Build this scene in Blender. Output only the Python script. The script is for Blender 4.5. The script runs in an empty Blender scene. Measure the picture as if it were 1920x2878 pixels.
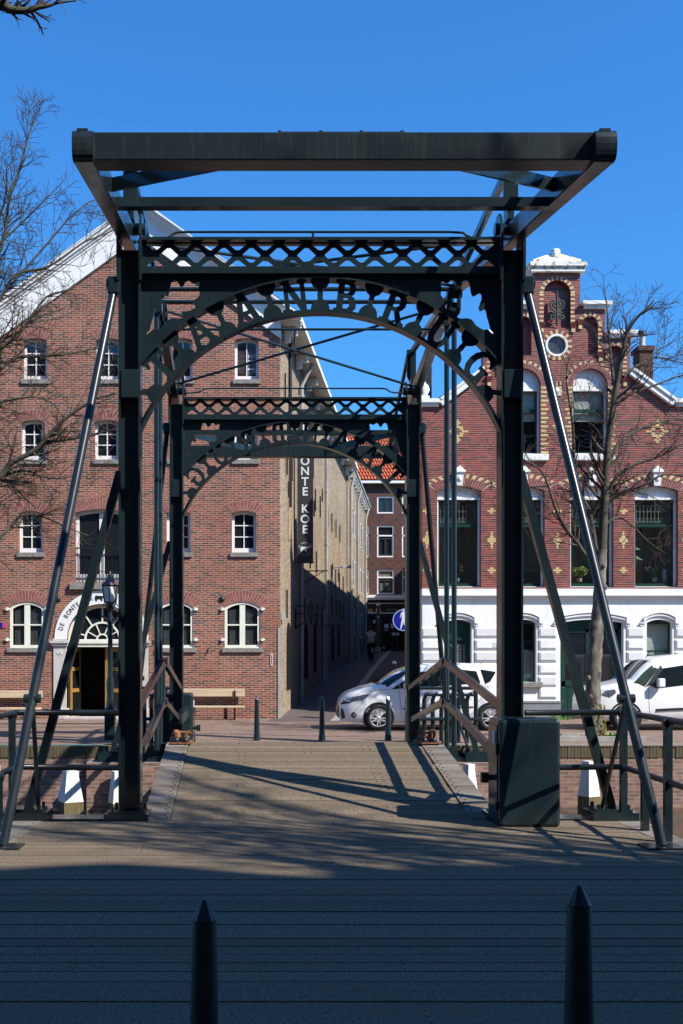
import bpy, math, random
from mathutils import Vector, Matrix
RN = random.Random(11)
sc = bpy.context.scene
COL = sc.collection
PI = math.pi
# ---- camera model of the photograph (pixels of the 1920x2878 picture) ----
F = 3061.0; U0 = 710.0; V0 = 1847.0; CAMZ = 2.0
def px(u, Y): return (u - U0) * Y / F
def pz(v, Y): return CAMZ + (V0 - v) * Y / F
def P(u, v, Y): return Vector((px(u, Y), Y, pz(v, Y)))

# ---------------------------------------------------------------- meshes
class MB:
    def __init__(s): s.v = []; s.f = []; s.mi = []; s.sm = []
    def add(s, vs, fs, mi=0, smooth=False):
        o = len(s.v); s.v += [Vector(p) for p in vs]
        for q in fs:
            s.f.append(tuple(i + o for i in q)); s.mi.append(mi); s.sm.append(smooth)
        return s
    def hexa(s, p, mi=0):   # p: 4 bottom (ccw from above) + 4 top
        return s.add(p, [(3,2,1,0),(4,5,6,7),(0,1,5,4),(1,2,6,5),(2,3,7,6),(3,0,4,7)], mi)
    def box(s, x0, x1, y0, y1, z0, z1, mi=0):
        if x0 > x1: x0, x1 = x1, x0
        if y0 > y1: y0, y1 = y1, y0
        if z0 > z1: z0, z1 = z1, z0
        return s.hexa([(x0,y0,z0),(x1,y0,z0),(x1,y1,z0),(x0,y1,z0),(x0,y0,z1),(x1,y0,z1),(x1,y1,z1),(x0,y1,z1)], mi)
    def bar(s, p, q, w, h, mi=0, up=(0,0,1)):
        p = Vector(p); q = Vector(q); d = (q-p).normalized(); up = Vector(up)
        a = d.cross(up)
        if a.length < 1e-4: a = d.cross(Vector((0,1,0)))
        a.normalize(); b = a.cross(d).normalized(); a *= w/2; b *= h/2
        return s.hexa([p-a-b, p+a-b, q+a-b, q-a-b, p-a+b, p+a+b, q+a+b, q-a+b], mi)
    def tube(s, pts, r, n=10, mi=0, caps=True, smooth=True):
        pts = [Vector(p) for p in pts]; m = len(pts)
        rs = r if isinstance(r, (list, tuple)) else [r]*m
        d0 = (pts[1]-pts[0]).normalized()
        a = d0.orthogonal().normalized(); vs = []
        for i, p in enumerate(pts):
            d = (pts[min(i+1, m-1)] - pts[max(i-1, 0)])
            d = d.normalized() if d.length > 1e-9 else d0
            a = (a - d*a.dot(d))
            a = a.normalized() if a.length > 1e-6 else d.orthogonal().normalized()
            b = d.cross(a)
            for k in range(n):
                t = 2*PI*k/n
                vs.append(p + (a*math.cos(t) + b*math.sin(t))*rs[i])
        fs = [(i*n+k, i*n+(k+1)%n, (i+1)*n+(k+1)%n, (i+1)*n+k) for i in range(m-1) for k in range(n)]
        s.add(vs, fs, mi, smooth)
        if caps: s.add([vs[k] for k in range(n)], [tuple(range(n))[::-1]], mi); s.add(vs[-n:], [tuple(range(n))], mi)
        return s
    def lathe(s, c, prof, n=16, mi=0, smooth=True, M=None, caps=True):
        c = Vector(c); vs = []
        for r, z in prof:
            for k in range(n):
                t = 2*PI*(k+.5)/n; p = Vector((r*math.cos(t), r*math.sin(t), z))
                vs.append(c + (M @ p if M else p))
        m = len(prof)
        fs = [(i*n+k, i*n+(k+1)%n, (i+1)*n+(k+1)%n, (i+1)*n+k) for i in range(m-1) for k in range(n)]
        s.add(vs, fs, mi, smooth)
        if caps: s.add(vs[:n], [tuple(range(n))[::-1]], mi); s.add(vs[-n:], [tuple(range(n))], mi)
        return s
    def prism(s, poly, M, t, mi=0, smooth=False):   # convex polygon in local xy, thickness t along local +z
        n = len(poly)
        vs = [M @ Vector((x,y,0)) for x,y in poly] + [M @ Vector((x,y,t)) for x,y in poly]
        s.add(vs[:n], [tuple(range(n))[::-1]], mi); s.add(vs[n:], [tuple(range(n))], mi)
        return s.add(vs, [(i,(i+1)%n,(i+1)%n+n,i+n) for i in range(n)], mi, smooth)
    def plate(s, loops, t, M, mi=0):   # 2-D outline with holes, extruded t (centred), placed by M
        vs, fs = fill2d(loops, t); return s.add([M @ v for v in vs], fs, mi)
    def text(s, body, size, M, mi=0, t=.004, sx=1.0, align='CENTER', space=1.0, bold=0):
        vs, fs = text2d(body, size, t, align, space, bold)
        return s.add([M @ Vector((v.x*sx, v.y, v.z)) for v in vs], fs, mi)
    def ball(s, c, r, n=10, mi=0, sc3=(1,1,1)):
        c = Vector(c); m = max(4, n//2); prof = []
        vs = [c + Vector((0,0,-r*sc3[2]))]; fs = []
        for i in range(1, m):
            ph = -PI/2 + PI*i/m
            for k in range(n):
                t = 2*PI*k/n; vs.append(c + Vector((r*math.cos(ph)*math.cos(t)*sc3[0], r*math.cos(ph)*math.sin(t)*sc3[1], r*math.sin(ph)*sc3[2])))
        vs.append(c + Vector((0,0,r*sc3[2])))
        for k in range(n): fs.append((0, 1+(k+1)%n, 1+k))
        for i in range(m-2):
            for k in range(n):
                a = 1+i*n+k; b = 1+i*n+(k+1)%n; fs.append((a, b, b+n, a+n))
        l = len(vs)-1
        for k in range(n): fs.append((l, 1+(m-2)*n+k, 1+(m-2)*n+(k+1)%n))
        return s.add(vs, fs, mi, True)
    def build(s, name, mats, parent=None, bevel=0, kind=None):
        me = bpy.data.meshes.new(name)
        off = world_off(parent) if parent else Vector((0,0,0))
        me.from_pydata([tuple(v - off) for v in s.v], [], s.f)
        if not isinstance(mats, (list, tuple)): mats = [mats]
        for m in mats: me.materials.append(m)
        me.polygons.foreach_set('material_index', s.mi)
        me.polygons.foreach_set('use_smooth', s.sm)
        me.update()
        o = bpy.data.objects.new(name, me); COL.objects.link(o)
        if parent: o.parent = parent
        if bevel:
            b = o.modifiers.new('bevel', 'BEVEL'); b.width = bevel; b.segments = 2; b.limit_method = 'ANGLE'; b.harden_normals = False
        if kind: o['kind'] = kind
        return o

def world_off(o):
    v = Vector((0,0,0))
    while o: v += Vector(o.location); o = o.parent
    return v

def _eval_mesh(data):
    ob = bpy.data.objects.new('tmp', data); COL.objects.link(ob)
    dg = bpy.context.evaluated_depsgraph_get(); dg.update()
    me = bpy.data.meshes.new_from_object(ob.evaluated_get(dg))
    vs = [v.co.copy() for v in me.vertices]; fs = [tuple(p.vertices) for p in me.polygons]
    bpy.data.objects.remove(ob); bpy.data.meshes.remove(me)
    return vs, fs
def fill2d(loops, t):
    cu = bpy.data.curves.new('t', 'CURVE'); cu.dimensions = '2D'; cu.fill_mode = 'BOTH'; cu.extrude = t/2
    for lp in loops:
        sp = cu.splines.new('POLY'); sp.points.add(len(lp)-1)
        for p, (x, y) in zip(sp.points, lp): p.co = (x, y, 0, 1)
        sp.use_cyclic_u = True
    r = _eval_mesh(cu); bpy.data.curves.remove(cu); return r
def text2d(body, size, t, align, space, bold=0):
    cu = bpy.data.curves.new('t', 'FONT'); cu.body = body; cu.size = size; cu.align_x = align; cu.align_y = 'CENTER'
    cu.extrude = t/2; cu.space_character = space; cu.resolution_u = 3; cu.offset = bold*size
    r = _eval_mesh(cu); bpy.data.curves.remove(cu); return r
def facing(x, y, z):   # local xy plane -> world XZ plane facing the camera (-Y)
    return Matrix.Translation((x, y, z)) @ Matrix.Rotation(PI/2, 4, 'X')

def tag(o, label, cat, group=None):
    o['label'] = label; o['category'] = cat
    if group: o['group'] = group
    return o
def thing(name, loc, label, cat, group=None):
    o = bpy.data.objects.new(name, None); COL.objects.link(o); o.location = loc; o.empty_display_size = .2
    return tag(o, label, cat, group)
def copy_tree(o, parent=None):
    c = o.copy(); COL.objects.link(c); c.parent = parent
    for ch in [x for x in o.children]: copy_tree(ch, c)
    return c
def smooth_loop(lp, k=1):
    for _ in range(k):
        n = len(lp); q = []
        for i in range(n):
            a = lp[i]; b = lp[(i+1) % n]
            q += [(a[0]*.75+b[0]*.25, a[1]*.75+b[1]*.25), (a[0]*.25+b[0]*.75, a[1]*.25+b[1]*.75)]
        lp = q
    return lp
def spline(pts, k=6):   # Catmull-Rom through 3-D points
    pts = [Vector(p) for p in pts]; out = []
    for i in range(len(pts)-1):
        p0 = pts[max(i-1,0)]; p1 = pts[i]; p2 = pts[i+1]; p3 = pts[min(i+2,len(pts)-1)]
        for j in range(k):
            t = j/k
            out.append(.5*((2*p1)+(p2-p0)*t+(2*p0-5*p1+4*p2-p3)*t*t+(3*p1-p0-3*p2+p3)*t*t*t))
    out.append(pts[-1]); return out

# ---------------------------------------------------------------- materials
def nm(name):
    m = bpy.data.materials.new(name); m.use_nodes = True
    return m, m.node_tree.nodes, m.node_tree.links, m.node_tree.nodes['Principled BSDF']
def coords(N, L, scale=(1,1,1), wall=False):
    tc = N.new('ShaderNodeTexCoord')
    if wall:   # walls standing on X or Y: (x+y, z)
        s = N.new('ShaderNodeSeparateXYZ'); L.new(tc.outputs['Object'], s.inputs[0])
        a = N.new('ShaderNodeMath'); L.new(s.outputs[0], a.inputs[0]); L.new(s.outputs[1], a.inputs[1])
        c = N.new('ShaderNodeCombineXYZ'); L.new(a.outputs[0], c.inputs[0]); L.new(s.outputs[2], c.inputs[1])
        return c.outputs[0]
    mp = N.new('ShaderNodeMapping'); mp.inputs['Scale'].default_value = scale
    L.new(tc.outputs['Object'], mp.inputs[0]); return mp.outputs[0]
def mixc(N, L, fac, a, b, mode='MIX'):
    m = N.new('ShaderNodeMix'); m.data_type = 'RGBA'; m.blend_type = mode
    for sock, val in ((m.inputs[0], fac), (m.inputs[6], a), (m.inputs[7], b)):
        if hasattr(val, 'node'): L.new(val, sock)
        elif isinstance(val, (int, float)): sock.default_value = val
        else: sock.default_value = (*val, 1)
    return m.outputs[2]
def ramp(N, L, src, lo, hi, a=0.0, b=1.0):
    r = N.new('ShaderNodeMapRange'); L.new(src, r.inputs[0])
    for i, x in zip((1,2,3,4), (lo, hi, a, b)): r.inputs[i].default_value = x
    return r.outputs[0]
def noise(N, L, vec, scale, detail=4, rough=.55):
    n = N.new('ShaderNodeTexNoise'); n.inputs['Scale'].default_value = scale; n.inputs['Detail'].default_value = detail
    n.inputs['Roughness'].default_value = rough
    L.new(vec, n.inputs['Vector']); return n.outputs['Fac']
def bumpn(N, L, B, h, strength, dist):
    b = N.new('ShaderNodeBump'); b.inputs['Strength'].default_value = strength; b.inputs['Distance'].default_value = dist
    L.new(h, b.inputs['Height']); L.new(b.outputs[0], B.inputs['Normal'])
def pmat(name, c1, c2=None, scale=3, rough=.6, lo=.35, hi=.65, spec=.5, metal=0, stretch=(1,1,1), bump=0, bdist=.01, fine=0, coat=0, r2=None):
    m, N, L, B = nm(name)
    B.inputs['Roughness'].default_value = rough; B.inputs['Specular IOR Level'].default_value = spec; B.inputs['Metallic'].default_value = metal
    if coat: B.inputs['Coat Weight'].default_value = coat; B.inputs['Coat Roughness'].default_value = .05
    if c2 is None: c2 = tuple(x*.8 for x in c1)
    v = coords(N, L, stretch)
    n = noise(N, L, v, scale)
    f = ramp(N, L, n, lo, hi)
    c = mixc(N, L, f, c1, c2)
    if fine:
        n2 = noise(N, L, v, fine, 2)
        c = mixc(N, L, ramp(N, L, n2, .3, .7), c, mixc(N, L, .5, c, (.0,.0,.0)), 'MIX') if fine < 0 else mixc(N, L, .55, c, mixc(N, L, ramp(N, L, n2, .3, .7), (.35,.35,.35), (1,1,1)), 'MULTIPLY')
    L.new(c, B.inputs['Base Color'])
    if r2 is not None: L.new(ramp(N, L, n, lo, hi, rough, r2), B.inputs['Roughness'])
    if bump: bumpn(N, L, B, noise(N, L, v, fine or scale*4), bump, bdist)
    return m
def brickmat(name, c1, c2, mortar, bw=.225, rh=.0622, ms=.011, rough=.85, dark=None, wall=True, stain=.25, spec=.3, bias=0.0, squash=False, patch=None, vmort=None):
    m, N, L, B = nm(name)
    B.inputs['Roughness'].default_value = rough; B.inputs['Specular IOR Level'].default_value = spec
    v = coords(N, L, wall=True) if wall else coords(N, L)
    b = N.new('ShaderNodeTexBrick'); L.new(v, b.inputs['Vector'])
    b.inputs['Scale'].default_value = 1; b.inputs['Brick Width'].default_value = bw; b.inputs['Row Height'].default_value = rh
    b.inputs['Mortar Size'].default_value = ms; b.inputs['Mortar Smooth'].default_value = .1; b.inputs['Bias'].default_value = bias
    b.inputs['Color1'].default_value = (0,0,0,1); b.inputs['Color2'].default_value = (1,1,1,1); b.inputs['Mortar'].default_value = (0,0,0,1)
    cr = N.new('ShaderNodeValToRGB'); cr.color_ramp.interpolation = 'CONSTANT'; e = cr.color_ramp.elements     # each brick takes one of the fired tones
    mid = tuple((p*.72+q*.28) for p, q in zip(c1, c2)); hot = (c1[0]*1.22, c1[1]*1.25, c1[2]*1.1); low = tuple((p*.3+q*.7) for p, q in zip(c1, c2))
    e[0].position = 0; e[0].color = (*hot,1); e[1].position = .10; e[1].color = (*c1,1)
    for ps, cc in ((.36,mid),(.60,low),(.80,c2)): x = e.new(ps); x.color = (*cc,1)
    L.new(b.outputs['Color'], cr.inputs[0])
    bc = mixc(N, L, b.outputs['Fac'], cr.outputs[0], vmort if vmort else mortar)
    if vmort:   # joints mostly horizontal: paint the thin uprights in brick colour
        sp = N.new('ShaderNodeSeparateXYZ'); L.new(v, sp.inputs[0])
        md = N.new('ShaderNodeMath'); md.operation = 'FLOORED_MODULO'; L.new(sp.outputs[1], md.inputs[0]); md.inputs[1].default_value = rh
        lt = N.new('ShaderNodeMath'); lt.operation = 'LESS_THAN'; L.new(md.outputs[0], lt.inputs[0]); lt.inputs[1].default_value = ms*1.3
        c = mixc(N, L, lt.outputs[0], bc, mortar)
    else: c = bc
    n = noise(N, L, v, .55, 5)
    c = mixc(N, L, ramp(N, L, n, .35, .7, 0, stain), c, tuple(x*.45 for x in c1))
    n3 = noise(N, L, v, 9, 3)
    c = mixc(N, L, ramp(N, L, n3, .3, .7, 0, .35), c, tuple(x*.4 for x in c2))
    if patch:   # lime bloom
        n2 = noise(N, L, v, .9, 6, .65)
        c = mixc(N, L, ramp(N, L, n2, .58, .72, 0, .5), c, patch)
    L.new(c, B.inputs['Base Color'])
    bumpn(N, L, B, b.outputs['Fac'], -.35, .006) if False else None
    return m
def glassmat(name, base=(.012,.015,.018), rough=.03, through=0.0):
    m, N, L, B = nm(name)
    B.inputs['Base Color'].default_value = (*base, 1); B.inputs['Roughness'].default_value = rough
    B.inputs['Specular IOR Level'].default_value = .8
    if through:
        t = N.new('ShaderNodeBsdfTransparent'); t.inputs[0].default_value = (.85,.88,.86,1)
        g = N.new('ShaderNodeBsdfGlossy'); g.inputs['Roughness'].default_value = .02
        fr = N.new('ShaderNodeLayerWeight'); p5 = N.new('ShaderNodeMath'); p5.operation = 'POWER'; L.new(fr.outputs['Facing'], p5.inputs[0]); p5.inputs[1].default_value = 5
        a = N.new('ShaderNodeMath'); a.operation = 'MULTIPLY_ADD'; L.new(p5.outputs[0], a.inputs[0]); a.inputs[1].default_value = .9; a.inputs[2].default_value = .05
        x = N.new('ShaderNodeMixShader'); L.new(a.outputs[0], x.inputs[0]); L.new(t.outputs[0], x.inputs[1]); L.new(g.outputs[0], x.inputs[2])
        L.new(x.outputs[0], N['Material Output'].inputs[0])
    return m

M = {}
def paintmat(name, c1, c2, r1, r2):
    m, N, L, B = nm(name); v = coords(N, L); n = noise(N, L, v, 1.3); B.inputs['Specular IOR Level'].default_value = .5
    c = mixc(N, L, ramp(N, L, n, .35, .65), c1, c2)
    ch = noise(N, L, v, 55, 3); c = mixc(N, L, ramp(N, L, ch, .73, .77, 0, .5), c, (.10,.11,.10))       # chips and droppings
    st = noise(N, L, coords(N, L, (22,22,1.2)), 1.5, 4); c = mixc(N, L, ramp(N, L, st, .58, .75, 0, .35), c, (.055,.06,.05))   # run-off streaks
    L.new(c, B.inputs['Base Color']); L.new(ramp(N, L, noise(N, L, v, 7, 4), .3, .7, r1, r2), B.inputs['Roughness']); return m
M['paint'] = paintmat('bridge_paint', (.011,.021,.025), (.016,.029,.033), .13, .23)
M['paint_beam'] = pmat('weathered_bridge_paint', (.013,.022,.026), (.055,.054,.046), 2.6, .3, lo=.52, hi=.9, stretch=(9,1,.7), spec=.5)
M['paint_pole'] = pmat('pole_paint', (.013,.018,.024), (.02,.026,.03), 2, .3, spec=.5)
M['rust'] = pmat('rusty_steel', (.35,.13,.04), (.09,.04,.02), 25, .7, bump=.4, bdist=.004)
M['black'] = pmat('black_iron', (.008,.009,.01), (.015,.015,.016), 6, .45)
M['deck'] = None
M['white'] = pmat('white_paint', (.80,.79,.76), (.70,.69,.66), 1.6, .55, lo=.45, hi=.8)
M['whitewall'] = pmat('white_render', (.82,.81,.79), (.60,.585,.55), 1.4, .75, lo=.52, hi=.9, stretch=(1.6,1.6,.5), bump=.08, bdist=.01)
M['vermic'] = pmat('vermiculated_render', (.82,.81,.79), (.72,.71,.69), 22, .8, bump=.55, bdist=.03)
M['lichen'] = pmat('lichened_white_stone', (.78,.77,.73), (.30,.25,.12), 7, .8, lo=.52, hi=.62)
M['cream'] = pmat('cream_frame_paint', (.80,.80,.68), (.72,.72,.60), 3, .45)
M['stone'] = pmat('grey_sill_stone', (.27,.25,.22), (.17,.16,.14), 12, .8, bump=.2)
M['palestone'] = pmat('pale_door_stone', (.55,.52,.48), (.44,.42,.39), 5, .8, bump=.1)
M['plinth'] = pmat('grey_plinth', (.22,.24,.25), (.17,.18,.19), 2, .75)
M['green'] = pmat('dark_green_joinery', (.012,.05,.036), (.01,.04,.03), 3, .3)
M['ochre'] = pmat('ochre_varnished_wood', (.42,.24,.05), (.30,.16,.04), 5, .45, stretch=(1,1,.15))
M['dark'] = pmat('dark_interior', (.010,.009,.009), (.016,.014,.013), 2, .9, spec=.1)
M['room'] = pmat('room_wall', (.50,.44,.34), (.38,.33,.26), 1.2, .9, spec=.1)
M['blind'] = pmat('white_blind', (.72,.72,.70), (.62,.62,.60), 2, .8)
M['curtain'] = pmat('grey_curtain', (.13,.12,.12), (.07,.065,.07), 9, .9, stretch=(3,3,.1), spec=.1)
M['glass'] = glassmat('window_glass')
M['clear'] = glassmat('clear_window_glass', through=1)
M['carglass'] = glassmat('car_glass', (.010,.016,.018), .02)
M['lead'] = pmat('leaded_light', (.42,.47,.45), (.30,.35,.33), 3, .5)
M['redbrick'] = brickmat('warehouse_brick', (.335,.078,.042), (.072,.032,.027), (.42,.34,.265), ms=.0115, patch=(.42,.22,.16), stain=.35, bias=-.1)
M['archbrick'] = pmat('arch_brick', (.33,.105,.075), (.17,.06,.05), 7, .85)
M['mortar'] = pmat('mortar', (.44,.39,.33), (.36,.32,.28), 9, .9)
M['yellowbrick'] = brickmat('yellow_alley_brick', (.46,.35,.235), (.25,.19,.125), (.35,.29,.22), ms=.010, stain=.55)
M['winered'] = brickmat('glazed_red_brick', (.285,.044,.031), (.09,.022,.018), (.44,.35,.29), bw=.22, rh=.0619, ms=.0085, rough=.5, vmort=(.18,.038,.032), stain=.15, spec=.4)
M['winearch'] = pmat('red_arch_brick', (.25,.045,.036), (.12,.028,.024), 9, .55)
M['creambrick'] = pmat('cream_brick', (.66,.50,.22), (.50,.36,.15), 12, .6)
M['brownbrick'] = brickmat('dark_brown_brick', (.14,.045,.035), (.05,.022,.022), (.14,.11,.09), ms=.008)
M['chimbrick'] = brickmat('dark_chimney_brick', (.030,.024,.024), (.016,.014,.016), (.06,.055,.05))
M['quaybrick'] = brickmat('quay_wall_brick', (.36,.19,.145), (.22,.12,.09), (.33,.28,.24), bw=.24, rh=.075, patch=(.40,.29,.23), stain=.4)
M['moss'] = pmat('mossy_coping_brick', (.14,.10,.065), (.085,.073,.034), 9, .95, stretch=(6,1,.5), bump=.4)
M['tile'] = pmat('red_roof_tile', (.55,.13,.045), (.40,.09,.035), 5, .7)
M['roofdark'] = pmat('dark_roof_tile', (.05,.045,.045), (.03,.03,.03), 4, .7)
M['gutter'] = pmat('zinc_white_pipe', (.42,.42,.40), (.30,.29,.27), 3, .6, stretch=(1,1,.3))
M['oak'] = pmat('pale_bench_wood', (.58,.45,.30), (.46,.35,.23), 5, .7, stretch=(.3,1,3))
M['wetwood'] = pmat('wet_mooring_timber', (.16,.12,.05), (.09,.07,.03), 6, .8, stretch=(4,4,.4))
M['mwhite'] = pmat('white_mooring_paint', (.72,.70,.64), (.40,.37,.30), 5, .7, lo=.5, hi=.85, stretch=(3,3,.5))
M['bark'] = pmat('tree_bark', (.24,.21,.16), (.065,.055,.042), 7, .9, stretch=(1,1,.35), bump=.5, bdist=.02)
M['branch'] = pmat('branch_bark', (.10,.082,.055), (.05,.042,.033), 5, .9)
M['lbranch'] = pmat('lichened_branch_bark', (.10,.088,.055), (.045,.04,.03), 4, .9)
M['twig'] = pmat('red_twig', (.11,.055,.04), (.055,.035,.03), 4, .9)
M['carwhite'] = pmat('white_car_paint', (.88,.88,.87), (.85,.85,.845), 2, .25, coat=.6)
M['tyre'] = pmat('tyre_rubber', (.012,.012,.012), (.02,.02,.02), 8, .85)
M['alloy'] = pmat('wheel_alloy', (.62,.62,.64), (.5,.5,.52), 6, .35, metal=.15)
M['chrome'] = pmat('lamp_lens', (.35,.40,.48), (.12,.14,.2), 16, .08, metal=.6)
M['plastic'] = pmat('black_plastic', (.014,.015,.017), (.02,.02,.022), 6, .45)
M['amber'] = pmat('amber_plate', (.65,.38,.03), (.5,.28,.02), 4, .4)
M['blue'] = pmat('sign_blue', (.004,.012,.22), (.005,.014,.25), 3, .35)
M['signwhite'] = pmat('sign_white', (.62,.66,.68), (.55,.6,.62), 3, .5)
M['bannerdark'] = pmat('dark_banner_cloth', (.014,.013,.016), (.020,.017,.018), 3, .6)
M['copper'] = pmat('copper_lamp_roof', (.22,.10,.085), (.15,.075,.065), 6, .5)
M['milk'] = pmat('milky_lamp_glass', (.74,.72,.68), (.6,.57,.52), 6, .4)
M['gold'] = pmat('gold_lettering', (.75,.48,.06), (.6,.38,.05), 9, .5)
M['leaf'] = pmat('plant_leaf', (.07,.17,.03), (.12,.24,.05), 15, .55)
M['lemon'] = pmat('yellow_fruit', (.70,.40,.03), (.75,.52,.05), 15, .5)
M['purple'] = pmat('lavender_flower', (.22,.17,.34), (.3,.25,.4), 15, .7)
M['pot'] = pmat('white_pot', (.68,.66,.62), (.6,.58,.54), 6, .4)
M['terra'] = pmat('terracotta_saucer', (.45,.16,.08), (.35,.12,.06), 6, .7)
M['skin'] = pmat('skin', (.45,.27,.2), (.4,.23,.17), 6, .6)
M['jacket'] = pmat('beige_parka_cloth', (.44,.38,.32), (.34,.29,.25), 8, .9)
M['jeans'] = pmat('dark_jeans', (.012,.014,.022), (.02,.022,.03), 8, .9)
M['hair'] = pmat('dark_hair', (.015,.01,.008), (.025,.018,.012), 20, .7)
M['pink'] = pmat('pink_sign', (.55,.05,.14), (.5,.04,.12), 4, .5)
M['mossgreen'] = pmat('yellow_green_moss', (.14,.15,.025), (.26,.19,.03), 30, .95, bump=.6)

def deckmat(name, c1, c2, green=True):
    m, N, L, B = nm(name); B.inputs['Roughness'].default_value = .95; B.inputs['Specular IOR Level'].default_value = .15
    v = coords(N, L)
    g = noise(N, L, v, 48, 4, .8)
    c = mixc(N, L, ramp(N, L, g, .36, .64), c1, c2)
    n = noise(N, L, v, .9, 5)
    c = mixc(N, L, ramp(N, L, n, .45, .8, 0, .45), c, (.17,.135,.07))
    wn = N.new('ShaderNodeTexWhiteNoise'); wn.noise_dimensions = '1D'
    s = N.new('ShaderNodeSeparateXYZ'); L.new(v, s.inputs[0])
    d = N.new('ShaderNodeMath'); d.operation = 'DIVIDE'; L.new(s.outputs[1], d.inputs[0]); d.inputs[1].default_value = .2035
    fl = N.new('ShaderNodeMath'); fl.operation = 'FLOOR'; L.new(d.outputs[0], fl.inputs[0]); L.new(fl.outputs[0], wn.inputs['W'])
    c = mixc(N, L, ramp(N, L, wn.outputs[0], 0, 1, 0, .5), c, (.10,.078,.056))
    L.new(c, B.inputs['Base Color']); bumpn(N, L, B, g, .6, .008)
    return m
def timbermat(name, c1, c2, pitch):
    m, N, L, B = nm(name); B.inputs['Roughness'].default_value = .85; B.inputs['Specular IOR Level'].default_value = .2
    v = coords(N, L); vs = coords(N, L, (.7,6,6)); g = noise(N, L, vs, 7, 4)
    wn = N.new('ShaderNodeTexWhiteNoise'); wn.noise_dimensions = '1D'; s = N.new('ShaderNodeSeparateXYZ'); L.new(v, s.inputs[0])
    d = N.new('ShaderNodeMath'); d.operation = 'DIVIDE'; L.new(s.outputs[1], d.inputs[0]); d.inputs[1].default_value = pitch
    fl = N.new('ShaderNodeMath'); fl.operation = 'FLOOR'; L.new(d.outputs[0], fl.inputs[0]); L.new(fl.outputs[0], wn.inputs['W'])
    c = mixc(N, L, wn.outputs[0], c1, c2); c = mixc(N, L, ramp(N, L, g, .3, .7, 0, .55), c, (.09,.075,.06)); L.new(c, B.inputs['Base Color']); bumpn(N, L, B, g, .4, .006); return m
M['timber'] = timbermat('weathered_grey_timber', (.28,.25,.215), (.16,.13,.10), .205)
M['deck'] = deckmat('antislip_deck', (.33,.25,.172), (.06,.048,.037))
def pavemat(name, c1, c2, mortar, bw, rh, ms=.006, moss=.35):
    m, N, L, B = nm(name); B.inputs['Roughness'].default_value = .9; B.inputs['Specular IOR Level'].default_value = .25
    v = coords(N, L)
    b = N.new('ShaderNodeTexBrick'); L.new(v, b.inputs['Vector'])
    for k, x in (('Scale',1),('Brick Width',bw),('Row Height',rh),('Mortar Size',ms),('Bias',-.1)): b.inputs[k].default_value = x
    b.inputs['Color1'].default_value = (*c1,1); b.inputs['Color2'].default_value = (*c2,1); b.inputs['Mortar'].default_value = (*mortar,1)
    n = noise(N, L, v, .7, 5); c = mixc(N, L, ramp(N, L, n, .45, .75, 0, moss), b.outputs['Color'], (.17,.15,.07))
    n2 = noise(N, L, v, 14, 3); c = mixc(N, L, ramp(N, L, n2, .3, .7, 0, .4), c, (.08,.06,.055))
    L.new(c, B.inputs['Base Color']); bumpn(N, L, B, n2, .3, .01)
    return m
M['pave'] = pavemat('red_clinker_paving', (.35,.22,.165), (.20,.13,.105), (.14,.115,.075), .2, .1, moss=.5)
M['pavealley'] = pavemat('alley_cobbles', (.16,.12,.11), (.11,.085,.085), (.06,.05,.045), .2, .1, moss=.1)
M['kerb'] = pmat('concrete_kerb', (.36,.34,.31), (.27,.25,.22), 6, .85, bump=.1)
M['asphalt'] = pmat('near_ground', (.16,.13,.11), (.11,.09,.08), 3, .9)
def watermat():
    m, N, L, B = nm('canal_water_surface'); B.inputs['Base Color'].default_value = (.035,.03,.018,1); B.inputs['Roughness'].default_value = .06
    v = coords(N, L); n = noise(N, L, v, 2.2, 3); bumpn(N, L, B, n, .25, .05); return m
M['water'] = watermat()
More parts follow.
